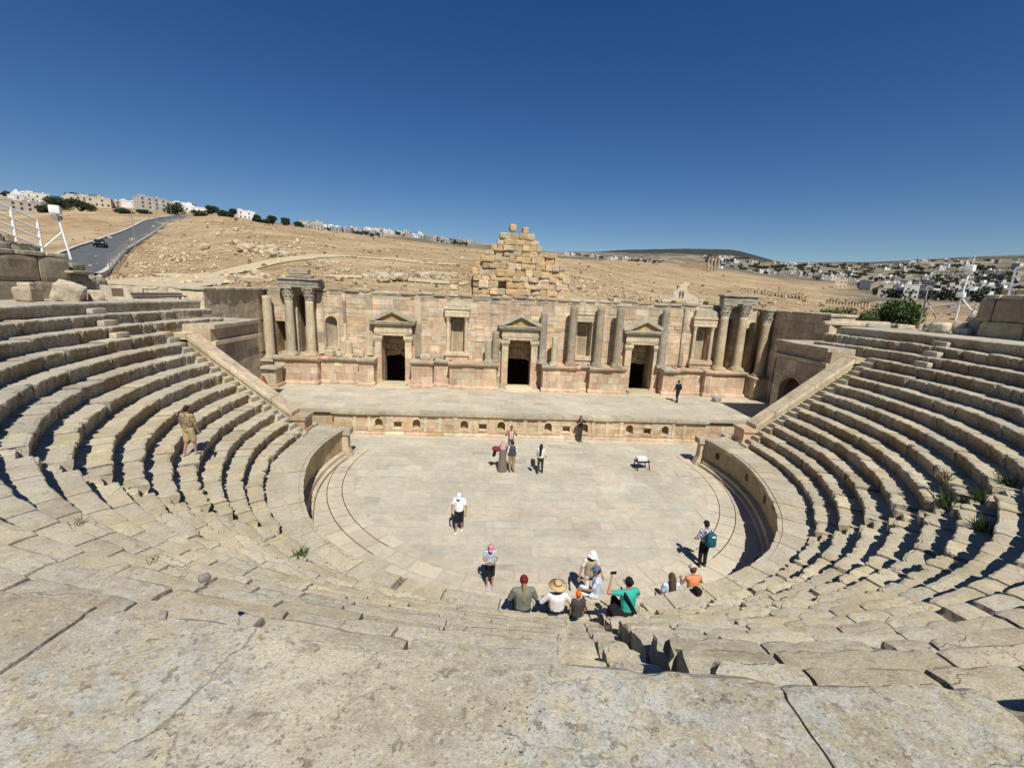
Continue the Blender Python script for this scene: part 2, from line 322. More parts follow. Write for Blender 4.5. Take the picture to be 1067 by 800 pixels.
# ---- road
def drape(name, pts, w, mat, dz=.12, kind='structure', n=60, cols=None):
    P = np.array(pts, float); s = np.concatenate([[0], np.cumsum(np.hypot(*np.diff(P, axis=0).T))]); q = np.linspace(0, s[-1], n)
    X, Y = np.interp(q, s, P[:, 0]), np.interp(q, s, P[:, 1]); tx, ty = np.gradient(X), np.gradient(Y); L = np.hypot(tx, ty); nx, ny = -ty / L, tx / L
    ww = np.full(n, w) if np.isscalar(w) else np.interp(q, np.linspace(0, s[-1], len(w)), w)
    v = []; K = 7
    zc = tz(X, Y); zc = np.convolve(np.pad(zc, 4, mode='edge'), np.ones(9) / 9, 'valid')
    for i in range(n):
        for k in range(K):
            u = (k / (K - 1) - .5) * ww[i]; x, y = X[i] + nx[i] * u, Y[i] + ny[i] * u; v.append((x, y, (max(zc[i], 0) if kind == 'road' else float(tz(x, y))) + dz))
    f = [(i * K + k, (i + 1) * K + k, (i + 1) * K + k + 1, i * K + k + 1) for i in range(n - 1) for k in range(K - 1)]
    o = mk(name, v, f, mat); tag(o, kind='structure'); return X, Y, zc, nx, ny
M_road = plain('asphalt', (.10, .105, .11), .85, .2, .6); M_track = plain('pale_track', (.50, .405, .265), .95, .14, .8); M_conc = plain('concrete', (.50, .48, .43), .9, .15, 1.5)
rd = [at(px, rr) for px, rr in ((48, 66), (70, 80), (90, 98), (106, 122), (136, 165), (154, 205), (168, 240), (179, 268), (200, 320))]
X, Y, ZC, NX, NY = drape('road', rd, 6.4, M_road, .25, 'road', 90)
def along(i, u, dz): return (X[i] + NX[i] * u, Y[i] + NY[i] * u, ZC[i] + dz)
mb = MB()
for sgn, w_ in ((1, 3.3), (-1, -3.3)):
    for i in range(0, 88):
        a, b = along(i, w_, .1), along(i + 1, w_, .1); a2, b2 = along(i, w_ + sgn * .5, .1), along(i + 1, w_ + sgn * .5, .1)
        up = lambda p, h: (p[0], p[1], p[2] + h)
        mb.add([up(a, -.6), up(b, -.6), up(b2, -.6), up(a2, -.6), up(a, .45), up(b, .45), up(b2, .45), up(a2, .45)], [(4, 5, 6, 7), (0, 1, 5, 4), (2, 3, 7, 6)])
o = mb.build('road_kerb', M_conc); tag(o, kind='structure')
fe = empty('road_fence', 'wire mesh fence on thin posts along the right side of the road', 'fence')
mw = MB()
for i in range(4, 86, 2):
    p = along(i, -3.9, 0); q = along(i + 2, -3.9, 0)
    mp = MB(); mp.tube((p[0], p[1], p[2]), (p[0], p[1], p[2] + 2.3), .05); mp.build('post', M_metal, fe)
    for k in range(9):
        zz = .35 + k * .24; mw.tube((p[0], p[1], p[2] + zz), (q[0], q[1], q[2] + zz), .012, n=4)
    for k in range(10):
        t = k / 10; c = [p[j] + (q[j] - p[j]) * t for j in range(3)]; mw.tube((c[0], c[1], c[2] + .3), (c[0], c[1], c[2] + 2.3), .010, n=4)
mw.build('mesh_panel', M_metal, fe)
mast0 = None
for i, u in ((23, -4.4), (44, -4.4), (62, -4.5), (66, 4.8), (72, 4.8), (76, -4.8)):
    p = along(i, u, 0); q = along(i + 1, u, 0)
    if mast0 is None:
        root = empty('street_lamp', 'thin grey street lamp nearest the car on the hillside road', 'street lamp', p, 0, 'street lamps along the road')
        mb = MB(); mb.tube((0, 0, 0), (0, 0, 8.2), .10, .06); mb.build('pole', M_metal, root); mb = MB(); mb.tube((0, 0, 8.15), (1.1, 0, 8.5), .04); mb.build('arm', M_metal, root); mb = MB(); mb.rough((1.3, 0, 8.52), (.6, .24, .12), 0, sub=3, pw=4, amp=0); mb.build('lamp_head', M_metal, root); mast0 = root
    else:
        root = copy_tree(mast0); root.location = p
        root['label'] = {44: 'thin grey street lamp half way up the hillside road', 62: 'street lamp on the right verge just before the hilltop trees', 66: 'street lamp on the left verge near the top of the road', 72: 'last street lamp on the left verge under the grey apartment block', 76: 'last street lamp on the right verge by the dark hilltop tree'}[i]
# ---- car
def car(loc, rz):
    root = empty('car', 'dark car driving down the hillside road towards the theatre', 'car', loc, rz)
    mc = plain('car_paint', (.012, .014, .018), .25, .02); mg = plain('car_glass', (.02, .025, .03), .1, .02); mt = plain('tyre', (.015, .015, .015), .9); ml = plain('lamp_glass', (.6, .6, .58), .2, .02)
    prof = [(-2.1, .35), (-2.15, .75), (-1.95, .95), (-1.35, 1.0), (-.75, 1.42), (.55, 1.46), (1.35, 1.02), (2.0, .92), (2.15, .7), (2.15, .35)]
    mb = MB(); v = []; n = len(prof)
    for w_, k in ((-.86, 1), (.86, 1)):
        for x, z in prof: v.append((x, w_ * (.82 if z > 1.2 else 1), z))
    mb.add(v, [tuple(range(n)), tuple(range(n, 2 * n))[::-1]] + [(i, n + i, n + (i + 1) % n, (i + 1) % n) for i in range(n)]); mb.build('body', mc, root)
    mb = MB(); mb.add([(1.30, -.72, 1.05), (1.30, .72, 1.05), (.62, .66, 1.425), (.62, -.66, 1.425)], [(0, 1, 2, 3)]); mb.v[0] = mb.v[0] + np.array((.03, 0, .03)); mb.build('windscreen', mg, root)
    for s_ in (-1, 1):
        mb = MB(); mb.add([(-.75, s_ * .80, 1.05), (.95, s_ * .82, 1.05), (.5, s_ * .725, 1.38), (-.6, s_ * .725, 1.38)], [(0, 1, 2, 3)]); mb.v[0] = mb.v[0] + np.array((0, s_ * .05, 0)); mb.build('window', mg, root)
        mb = MB(); mb.rough((2.13, s_ * .62, .78), (.1, .34, .16), 0, sub=3, pw=4, amp=0); mb.build('headlight', ml, root)
        for x in (-1.3, 1.35):
            mb = MB(); mb.tube((x, s_ * .70, .33), (x, s_ * .90, .33), .33, n=16); w = mb.build('wheel', mt, root)
            mb = MB(); mb.tube((x, s_ * .9, .33), (x, s_ * .915, .33), .19, n=12); mb.build('rim', M_metal, w)
ci = int(np.argmin(np.abs(np.hypot(X - CAM.x, Y - CAM.y) - 126)))
dxy = (X[ci - 1] - X[ci], Y[ci - 1] - Y[ci]); car((X[ci] - NX[ci] * -.6, Y[ci] - NY[ci] * -.6, ZC[ci] + .26), math.atan2(dxy[1], dxy[0]))
# ---- tracks
M_path = plain('white_path', (.50, .41, .275), .95, .1, .8)
drape('path', [hit(718, 317, 60), hit(714, 310.5), hit(709, 305), hit(711, 299), hit(716, 294.5)], [7.5, 6.5, 4, 3, 2.5], M_path, .10)
drape('dirt_track', [hit(322, 268), hit(360, 267), hit(400, 270), hit(440, 274), hit(480, 276)], [4, 5, 6, 6, 5], M_track, .14)
drape('dirt_track', [hit(170, 286), hit(215, 288), hit(262, 279), hit(322, 268)], [3, 4, 5, 4], M_track, .14)
drape('dirt_track', [hit(118, 298, 45), hit(150, 297, 45), hit(186, 294, 45), hit(205, 286, 45)], [8, 9, 7, 3], M_track, .14)
drape('dirt_track', [hit(340, 288), hit(400, 290), hit(450, 294), hit(486, 297)], [3, 3.5, 3.5, 3], M_track, .14)
# ---- rubble and rocks on the hillside
def rubble(name, n, fn, size, base, mat, seed, bury=.3):
    rnd = random.Random(seed); V = []; F = []; Cc = []; k0 = 0
    ico = [(0, 0, 1), (.9, 0, .45), (.28, .85, .45), (-.72, .53, .45), (-.72, -.53, .45), (.28, -.85, .45), (.72, .53, -.45), (-.28, .85, -.45), (-.9, 0, -.45), (-.28, -.85, -.45), (.72, -.53, -.45), (0, 0, -1)]
    icf = [(0, 1, 2), (0, 2, 3), (0, 3, 4), (0, 4, 5), (0, 5, 1), (1, 6, 2), (2, 7, 3), (3, 8, 4), (4, 9, 5), (5, 10, 1), (6, 7, 2), (7, 8, 3), (8, 9, 4), (9, 10, 5), (10, 6, 1), (11, 7, 6), (11, 8, 7), (11, 9, 8), (11, 10, 9), (11, 6, 10)]
    pts = [fn(rnd) for _ in range(n)]; pts = [p for p in pts if p]
    zz = tz(np.array([p[0] for p in pts]), np.array([p[1] for p in pts]))
    for (p, z) in zip(pts, zz):
        s = size * .42 * rnd.lognormvariate(0, .5) * (p[2] if len(p) > 2 else 1); a = rnd.uniform(0, 6.3); ca, sa = math.cos(a), math.sin(a); sx, sy, sz = rnd.uniform(.7, 1.5) * s, rnd.uniform(.6, 1.1) * s, rnd.uniform(.5, .95) * s
        for q in ico:
            j = rnd.uniform(.75, 1.15); x, y = q[0] * sx * j, q[1] * sy * j; V.append((p[0] + ca * x - sa * y, p[1] + sa * x + ca * y, z + sz * (q[2] * j + .55)))
        F += [tuple(i + k0 for i in f) for f in icf]; c = (base[0] * (k := rnd.uniform(.75, 1.15)), base[1] * k, base[2] * k); Cc += [c] * 20; k0 += 12
    o = mk(name, V, F, mat, Cc); tag(o, kind='stuff'); return o
M_rock = attrmat('rubble', .95, .2, 1.5)
def band(cx, cy, w, h):                                             # a loose heap seen around a spot of the hillside
    def fn(r):
        px, py = r.gauss(cx, w), r.gauss(cy, h)
        return hitq(px, py)
    return fn
_hc = {}
def hitq(px, py):
    k = (round(px / 3), round(py / 1.0))
    if k not in _hc: _hc[k] = hit(px, py, 42, 500)
    x, y = _hc[k]; d = math.hypot(x - CAM.x, y - CAM.y)
    return (x + random.gauss(0, .018 * d), y + random.gauss(0, .03 * d), 1.)
RB = (.50, .39, .25)
for i, (cx, cy, w, h, n, s) in enumerate(((178, 268, 20, 6, 420, .5), (165, 277, 18, 5, 320, .45), (195, 250, 14, 7, 250, .55), (262, 259, 22, 3.5, 260, .75), (285, 264, 12, 2.5, 120, .8), (235, 288, 40, 2.5, 320, .4), (300, 289, 45, 2.5, 320, .42), (420, 287, 40, 3, 260, .5), (400, 263, 50, 3, 240, .5), (450, 276, 40, 4, 200, .5),
        (620, 296, 22, 7, 520, .42), (655, 306, 26, 4, 420, .35), (640, 286, 30, 4, 250, .4), (240, 240, 40, 4, 260, .6), (345, 270, 40, 9, 240, .45), (345, 252, 40, 5, 160, .5), (700, 300, 30, 8, 160, .4), (200, 292, 40, 3, 220, .4), (460, 296, 60, 3, 240, .35), (128, 291, 6, 2, 120, .35), (215, 232, 20, 2, 120, .6))):
    rubble('rubble', int(n * .6), band(cx, cy, w, h), s * .85, RB, M_rock, i)
def wide(r):
    a = r.uniform(-42, 50); d = 48 * (420 / 48) ** r.random(); return (CAM.x + d * math.sin(R_(a)), CAM.y + d * math.cos(R_(a)), min(1.6, .5 + d / 160))
rubble('scattered_stones', 2200, wide, .30, (.49, .385, .25), M_rock, 77)
def scrub(r):
    a = r.uniform(-42, 52); d = 50 * (500 / 50) ** r.random(); return (CAM.x + d * math.sin(R_(a)), CAM.y + d * math.cos(R_(a)), min(1.8, .5 + d / 150))
rubble('dry_scrub', 1100, scrub, .36, (.17, .125, .065), M_rock, 78)
for i, (px, py, w) in enumerate(((275, 262, 3.2), (410, 291, 2.6), (385, 292, 2.2), (452, 290, 2.4), (178, 262, 1.8), (255, 293, 1.8), (360, 283, 1.4), (500, 290, 2.0), (340, 275, 1.4), (295, 267, 2.4))):
    x, y = hit(px, py, 42, 500); mb = MB()
    for q in range(3): mb.rough((x + random.gauss(0, w * .5), y + random.gauss(0, w * .3), float(tz(x, y)) + w * .12), (w * random.uniform(.8, 1.4), w * .8, w * random.uniform(.35, .6)), random.uniform(0, 3), pal((.50, .42, .30)), seed=i * 5 + q, sub=6, amp=w * .12, pw=4)
    o = mb.build('rock_outcrop', M_ruin); tag(o, ['largest cracked rock outcrop high on the left hillside', 'long low rock ledge below the dirt track left of the gable ruin', 'smaller rock ledge left of the long ledge below the track', 'rock ledge right of the long ledge near the gable ruin', 'rock lump among the rubble beside the road', 'pale rock above the left column pair', 'single pale boulder on the slope above the left doorway', 'rock just left of the stepped gable ruin', 'lone boulder above the arched niche', 'rock beside the largest outcrop on the left hillside'][i], 'rock', 'rock outcrops on the hillside')
# ---- foliage
def leaves(mb, c, rad, n, size, cols, rnd):
    for _ in range(n):
        d = Vector((rnd.gauss(0, 1), rnd.gauss(0, 1), rnd.gauss(0, 1))).normalized() * (rnd.random() ** .45)
        p = Vector((c[0] + d.x * rad[0], c[1] + d.y * rad[1], c[2] + d.z * rad[2])); a = Vector((rnd.gauss(0, 1), rnd.gauss(0, 1), rnd.gauss(0, .6))).normalized(); b = a.orthogonal().normalized(); b = Matrix.Rotation(rnd.uniform(0, 6.3), 3, a) @ b; e = a.cross(b); s = size * rnd.uniform(.6, 1.3)
        k = rnd.uniform(.6, 1.35); cc = cols[rnd.randrange(len(cols))]
        mb.add([tuple(p - b * s), tuple(p + e * s * .55), tuple(p + b * s), tuple(p - e * s * .55)], [(0, 1, 2, 3)], (cc[0] * k, cc[1] * k, cc[2] * k))
def mat_leaf():
    m = attrmat('foliage', .7, .2, 2.); return m
M_leaf = mat_leaf(); M_bark = plain('bark', (.10, .075, .05), .95, .3, 6)
GRN = [(.065, .105, .03), (.05, .085, .025), (.085, .125, .035), (.04, .07, .022)]; DGRN = [(.022, .036, .016), (.03, .045, .02), (.04, .05, .022)]
def tree(name, x, y, z, w, h, nl, ls, cols, lab, cat='tree', group=None, seed=1, trunk=.35, blobs=9):
    rnd = random.Random(seed); root = empty(name, lab, cat, (x, y, z), rnd.uniform(0, 6), group); mb = MB()
    mb.tube((0, 0, -.3), (.05 * w, 0, h * trunk), .05 * w, .035 * w, 7)
    for i in range(5):
        a = i * 1.26; mb.tube((.05 * w, 0, h * trunk * .9), (math.cos(a) * w * .3, math.sin(a) * w * .3, h * .7), .03 * w, .01 * w, 5)
    mb.build('trunk', M_bark, root); mb = MB()
    for i in range(blobs):
        a = rnd.uniform(0, 6.3); q = rnd.uniform(.1, .62) * w / 2; zz = h * rnd.uniform(max(.22, trunk * .8), .82); s = w * rnd.uniform(.18, .30)
        leaves(mb, (q * math.cos(a), q * math.sin(a), zz), (s, s, min(s * .85, h * .25)), nl // blobs, ls, cols, rnd)
    mb.build('crown', M_leaf, root); return root
bx, by = at(947, 62); tree('bushy_tree', bx, by, 5.9, 5.4, 5.3, 6500, .16, GRN, 'round dense green bushy tree behind the right end of the seating', 'tree', None, 11, .2, 16)
for i, (px, r, w, h, lab) in enumerate(((858, 60, 3.4, 1.9, 'leftmost low green bush behind the right side wall'), (877, 62, 4.2, 2.3, 'second low green bush behind the right side wall'), (898, 63, 4.6, 2.5, 'third low green bush behind the right side wall'), (913, 60, 3.4, 2.6, 'low green bush touching the round bushy tree'))):
    x, y = at(px, r); tree('bush', x, y, 6.95, w, h, 1300, .12, [(.09, .12, .04), (.07, .10, .03), (.05, .08, .025)], lab, 'bush', 'low bushes behind the right seats', 30 + i, .15, 9)
for i, (px, r, w, h, lab, py) in enumerate(((60, 250, 15, 8, 'wide dark tree in front of the leftmost hilltop houses', 222), (86, 255, 15, 6.5, 'broad dark tree between white and beige hilltop houses', 222), (182, 258, 12, 8.5, 'round dark tree at the top of the road', 228), (48, 240, 7, 4, 'low dark shrub below the leftmost hilltop houses', 226), (222, 262, 8, 5.5, 'dark tree right of the white flat roofed hilltop houses', 226), (236, 250, 10, 3.5, 'low dark hedge tree on the crest before the lone white house', 228), (243, 250, 5, 7, 'upright dark tree just left of the lone white house', 229), (268, 262, 6, 5.5, 'dark tree right of the lone white house', 234), (285, 270, 8, 6, 'dark tree on the bare crest, first of the pair right of the white house', 236), (297, 275, 8, 6.5, 'dark tree on the bare crest, second of the pair right of the white house', 238), (276, 265, 8, 3.2, 'low dark shrub between trees on the bare crest', 236), (312, 290, 8, 4.5, 'small dark tree at the left end of the ridge houses', 240), (130, 246, 9, 3.5, 'low dark shrub below the beige apartment row', 222), (150, 250, 7, 3.2, 'low dark shrub left of the grey apartment block', 224), (208, 250, 9, 3.5, 'low dark shrubs under the white hilltop house', 227))):
    r *= 1.3; x, y = at(px, r, py); tree('hill_tree', x, y, float(tz(x, y)) - .6, w, h, 1700, .42, DGRN, lab, 'tree', 'trees on the left hilltop', 60 + i, .12, 11)
# ---- houses
M_glass = plain('dark_window', (.03, .033, .037), .2, .1); hm = {}
def hmat(c):
    k = tuple(np.round(c, 2))
    if k not in hm: hm[k] = plain('render_wall', c, .9, .12, .25)
    return hm[k]
WHT, BEI, GRY, TAN = (.72, .70, .65), (.50, .43, .33), (.36, .34, .30), (.46, .37, .25)
def house(px, py, r, w, d, h, col, lab, st=2, rot=0., nw=4, group='houses on the left hilltop'):
    if group: r *= 1.38; q_ = .74; w *= q_; d *= q_; h *= q_ - .05
    x, y = at(px, r, py); a = -math.atan2(x - CAM.x, y - CAM.y) + R_(rot); z = float(tz(x, y)) - .8
    root = empty('house', lab, 'house', (x, y, z), a, group); m = hmat(col); H = h + .8
    mb = MB(); mb.box(-w / 2, w / 2, -d / 2, d / 2, 0, H); mb.build('wall', m, root)
    mb = MB(); t = .25
    for q in ((-w / 2 - .1, w / 2 + .1, -d / 2 - .1, -d / 2 + t), (-w / 2 - .1, w / 2 + .1, d / 2 - t, d / 2 + .1), (-w / 2 - .1, -w / 2 + t, -d / 2 + t + .003, d / 2 - t - .003), (w / 2 - t, w / 2 + .1, -d / 2 + t + .003, d / 2 - t - .003)): mb.box(*q, H + .002, H + .5)
    rf = mb.build('roof', m, root); mb = MB(); mb.lathe([(.5, 0), (.55, .2), (.55, .8), (.4, .95)], (w * .25, 0, H + .5), 10); mb.box(w * .25 - .8, w * .25 + .8, -.8, .8, H + .003, H + .5); mb.build('water_tank', M_white, rf)
    mb = MB(); mb.box(-w * .4, -w * .15, -.2, d * .35, H + .004, H + 1.6); mb.build('stair_room', m, rf)
    for s_ in range(st):
        z0 = .8 + .75 + s_ * (h / st)
        for i in range(nw):
            if random.random() < .12: continue
            cx = -w / 2 + w * (i + .5) / nw; mb = MB(); mb.box(cx - .5, cx + .5, -d / 2 - .04, -d / 2 + .1, z0, z0 + 1.05)
            wn = mb.build('window', M_glass, root); mb = MB(); mb.box(cx - .6, cx + .6, -d / 2 - .14, -d / 2 - .001, z0 - .14, z0 - .01); mb.build('sill', m, wn)
    return root
HS = [(3, 226, 265, 16, 11, 7, GRY, 'grey beige house at the far left edge of the hilltop', 2, 10, 4), (22, 222, 262, 20, 12, 6.5, (.42, .38, .32), 'long beige house with dark windows below the white hilltop pair', 2, 8, 5), (24, 212, 335, 15, 12, 8, WHT, 'white house with sloping parapet, left one of the pair high on the left hilltop', 2, 20, 3), (40, 211, 345, 17, 12, 9, (.66, .60, .48), 'cream box house, right one of the pair high on the left hilltop', 2, 0, 3), (8, 213, 340, 14, 12, 6, BEI, 'beige house behind the white railing at upper left', 2, 0, 3),
      (38, 224, 270, 12, 10, 5, GRY, 'low grey house between the long beige house and the wide tree', 1, 0, 3), (83, 216, 300, 18, 12, 7, (.66, .60, .48), 'cream house at the left end of the beige apartment row', 2, 15, 3), (100, 219, 285, 22, 12, 7.5, BEI, 'long beige apartment row with many windows', 2, -8, 6), (117, 220, 290, 13, 10, 6, TAN, 'tan house at the right end of the apartment row', 2, 0, 3), (135, 221, 300, 12, 10, 5, WHT, 'small white low house right of the apartment row', 1, 0, 3), (146, 222, 290, 10, 9, 5, (.60, .52, .38), 'small cream house left of the grey apartment block', 1, 0, 2),
      (158, 222, 280, 20, 13, 10.5, (.44, .42, .37), 'three storey grey beige apartment block at the top of the road', 3, 18, 4), (171, 224, 286, 11, 10, 7, (.40, .38, .33), 'lower grey block joined to the right of the apartment block', 2, 0, 3), (192, 222, 290, 18, 12, 7.5, WHT, 'white flat roofed hilltop house right of the dark tree', 2, -20, 3), (208, 225, 282, 22, 11, 4.5, (.68, .66, .62), 'long low white house below the white flat roofed one', 1, 0, 5), (199, 223, 275, 10, 9, 4, WHT, 'small low white house in front of the long low one', 1, 0, 2),
      (256, 230, 290, 15, 12, 7.8, WHT, 'lone white house standing on the crest of the hill', 2, 15, 4), (349, 247, 300, 12, 10, 6.0, WHT, 'bright white box house on the ridge above the left doorway', 2, 0, 3), (318, 243, 330, 13, 10, 6.5, GRY, 'grey house at the left end of the ridge row', 2, 0, 3), (332, 243, 320, 16, 10, 7.0, (.40, .37, .32), 'grey flat house just left of the bright white box house', 2, 0, 4), (368, 249, 340, 18, 11, 5.5, BEI, 'beige house right of the bright white box house', 2, 0, 4), (388, 253, 350, 20, 12, 6, WHT, 'white house with dark windows farther along the ridge', 2, 0, 5)]
for h in HS: house(*h)
# small far houses: one mesh per kind, copied
fh = []
for i, (w, d, h) in enumerate(((12, 10, 7), (16, 11, 7), (10, 9, 9.5), (14, 12, 5))):
    mb = MB(); mb.box(-w / 2, w / 2, -d / 2, d / 2, -3, h); mb.box(-w / 2 - .2, w / 2 + .2, -d / 2 - .2, d / 2 + .2, h + .002, h + .5); mb.box(-w * .35, -w * .05, -2, 2.5, h + .502, h + 3)
    c0 = len(mb.f)
    for s_ in range(int(h // 3.2)):
        for k in range(3):
            cx = -w / 2 + w * (k + .5) / 3; mb.box(cx - .8, cx + .8, -d / 2 - .06, -d / 2 + .2, .9 + s_ * 3.2, 2.6 + s_ * 3.2, (.12, .13, .14))
    fh.append(mb)
far_mesh = []
M_far = attrmat('far_house_wall', .9, .05, .1)
for i, mb in enumerate(fh):
    for j, c in enumerate(((.60, .58, .54), (.50, .45, .37), (.38, .36, .32), (.70, .69, .66), (.28, .27, .25))):
        vv = np.concatenate(mb.v); cc = [tuple(a * b for a, b in zip(c, q)) for q in mb.c]; me = bpy.data.meshes.new('house'); me.from_pydata(vv.tolist(), [], mb.f); me.materials.append(M_far)
        a = me.attributes.new('Col', 'FLOAT_COLOR', 'FACE'); q = np.ones((len(cc), 4), np.float32); q[:, :3] = cc; a.data.foreach_set('color', q.ravel()); far_mesh.append(me)
treem = []
for i in range(5):
    mb = MB(); rnd = random.Random(i + 300)
    for k in range(6): leaves(mb, (rnd.gauss(0, 2.6), rnd.gauss(0, 1.6), rnd.uniform(1.8, 4.5)), (2.2, 2.2, 1.9), 26, .95, [(.026, .034, .018), (.035, .042, .022), (.045, .05, .03)], rnd)
    mb.tube((0, 0, -2), (0, 0, 3), .4, .2, 5, (.06, .05, .035)); v = np.concatenate(mb.v); me = bpy.data.meshes.new('far_tree'); me.from_pydata(v.tolist(), [], mb.f); me.materials.append(M_leaf); a = me.attributes.new('Col', 'FLOAT_COLOR', 'FACE'); q = np.ones((len(mb.c), 4), np.float32); q[:, :3] = mb.c; a.data.foreach_set('color', q.ravel()); treem.append(me)
rnd = random.Random(21); placed = []
def far_thing(kind, px, r, lab, group, sc=1., py=262):
    x, y = at(px, r, py)
    me = far_mesh[rnd.randrange(len(far_mesh))] if kind == 'house' else treem[rnd.randrange(5)]
    o = bpy.data.objects.new(kind, me); COL.objects.link(o); o.location = (x, y, float(tz(x, y)) - .2); o.rotation_euler = (0, 0, -math.atan2(x - CAM.x, y - CAM.y) + rnd.uniform(-.6, .6)); o.scale = (sc * rnd.uniform(.8, 1.25), sc * rnd.uniform(.8, 1.2), sc * rnd.uniform(.8, 1.25)); tag(o, lab, kind, group)
for (n, nt_, x0, x1, r0, r1, nm) in ((42, 34, 395, 492, 520, 900, 'ridge left of the gable ruin'), (20, 14, 308, 395, 380, 520, 'ridge above the left doorway'), (22, 16, 588, 690, 560, 950, 'ridge right of the gable ruin'), (14, 8, 0, 130, 520, 700, 'skyline above the left road'),
        (62, 62, 735, 850, 800, 1900, 'valley town below the wooded hill'), (64, 80, 835, 1067, 520, 1100, 'near part of the right hand town'), (48, 70, 850, 1067, 1150, 2400, 'far part of the right hand town'), (46, 70, 930, 1080, 300, 560, 'nearest part of the town behind the white mast')):
    for i in range(n):
        u = rnd.random(); r = r0 * (r1 / r0) ** (u ** (1.1)); px = rnd.uniform(x0, x1)
        if nm.startswith('ridge right'): r = 560 + (690 - px) / 100 * 260 + rnd.uniform(-30, 60)
        if nm.startswith('near') and px < 900: r = rnd.uniform(720, 1050)
        far_thing('house', px, r, f'small flat roofed house in the {nm}', f'houses in the {nm}', (.52 if nm.startswith('ridge') or nm.startswith('skyline') else .62) if r < 1200 else .95)
    for i in range(nt_):
        r = r0 * (r1 / r0) ** rnd.random(); px = rnd.uniform(x0, x1)
        if nm.startswith('ridge right'): r = 560 + (690 - px) / 100 * 260 + rnd.uniform(-20, 120)
        if nm.startswith('near') and px < 900: r = rnd.uniform(700, 1050)
        far_thing('tree', px, r, f'small dark tree among houses in the {nm}', f'trees in the {nm}', (.75 if nm.startswith('ridge') else 1.0) if r < 1100 else 1.5)
# a pale villa, a dark box building and a far temple ruin stand out of the town
house(877, 292, 560, 10, 9, 8.5, (.62, .52, .36), 'cream villa with a dark arcaded front at the near edge of the right hand town', 2, 0, 3, None)
house(904, 297, 520, 12, 10, 8, (.10, .11, .12), 'dark grey glazed box building at the near edge of the right hand town', 1, 0, 3, None)
house(930, 298, 500, 14, 10, 6.5, WHT, 'broad white house just left of the bushy tree top', 2, 0, 3, None)
house(917, 303, 470, 13, 8, 5, TAN, 'ruined tan stone hut left of the bushy tree', 1, 0, 2, None)
x, y = at(727, 540, 285); z = float(tz(x, y)); a = -math.atan2(x - CAM.x, y - CAM.y)
root = empty('temple_ruin', 'distant brown ruined temple with tall columns at the end of the pale path', 'ruin', (x, y, z - .5), a)
mb = MB(); mb.box(-20, 8, -5, 6, 0, 7.5, (.36, .26, .16)); mb.box(-14, -6, -5.1, 6, 7.5, 9, (.36, .26, .16)); mb.box(-19, 4, -7, -5.01, 0, 3, (.40, .30, .19)); mb.build('wall', M_wall, root)
for i in range(7):
    mb = MB(); xx = 9.5 + (i % 4) * 3.4; yy = -2 + (i // 4) * 6; hh = (14, 15, 15, 13.5, 14, 15, 13)[i]; mb.lathe([(1.3, 0), (1.15, 1), (1.0, hh - 2), (1.5, hh - .5), (1.6, hh)], (xx, yy, 0), 10, (.42, .31, .19)); mb.build('column', M_wall, root)
mc = MB(); mc.lathe([(.5, 0), (.42, .3), (.36, 4.6), (.55, 5.2)], (0, 0, -.3), 8, (.45, .36, .24)); cme = mc.build('ruin_column', M_wall); first = True
for i in range(34):
    px = 772 + i * 3.6 if i < 20 else 862 + (i - 20) * 3.3; r = 225 - (i % 20) * 1.2 if i < 20 else 150; x, y = at(px, r, 305 if i < 20 else 318)
    o = cme if first else cme.copy()
    if not first: COL.objects.link(o)
    first = False; o.location = (x, y, float(tz(x, y))); o.scale = (1, 1, random.uniform(.5, 1.0) * (.34 if i >= 20 else .5)); tag(o, 'small pale standing column in the far colonnade' if i < 20 else 'small pale standing column in the near colonnade row above the bushes', 'column', 'far colonnade columns' if i < 20 else 'near colonnade columns')
# ---------------------------------------------------------------- cavea
R1, H1, TR, RI, RP, HP, YP = 11.972, 2.0038, .6067, .4816, 10.5624, 1.6473, 1.7167
NR = 14; ST = 1.595
def RK(k): return R1 + (k - 1) * TR
def HK(k): return H1 + (k - 1) * RI
def pol(R, th): return (R * math.sin(th), -R * math.cos(th))
def thc(R):                                   # centre aisle runs slightly askew
    xc = 0.02 - (R - 12.5) * .235
    return math.asin(xc / R)
def camdist(x, y, z): return np.sqrt((x - CAM.x) ** 2 + (y - CAM.y) ** 2 + (z - CAM.z) ** 2)
def samples(R, z, t0, t1, lo=.02, hi=.11, q=.011):
    out = [t0]; t = t0
    while t < t1:
        x, y = pol(R, t); d = float(camdist(x, y, z))
        t += min(max(q * d, lo), hi) / R; out.append(min(t, t1))
    return np.array(out)
def sm_(a, b, x): t = np.clip((x - a) / (b - a), 0, 1); return t * t * (3 - 2 * t)
FRONT = .55                                                         # the orchestra is a little deeper than a half circle
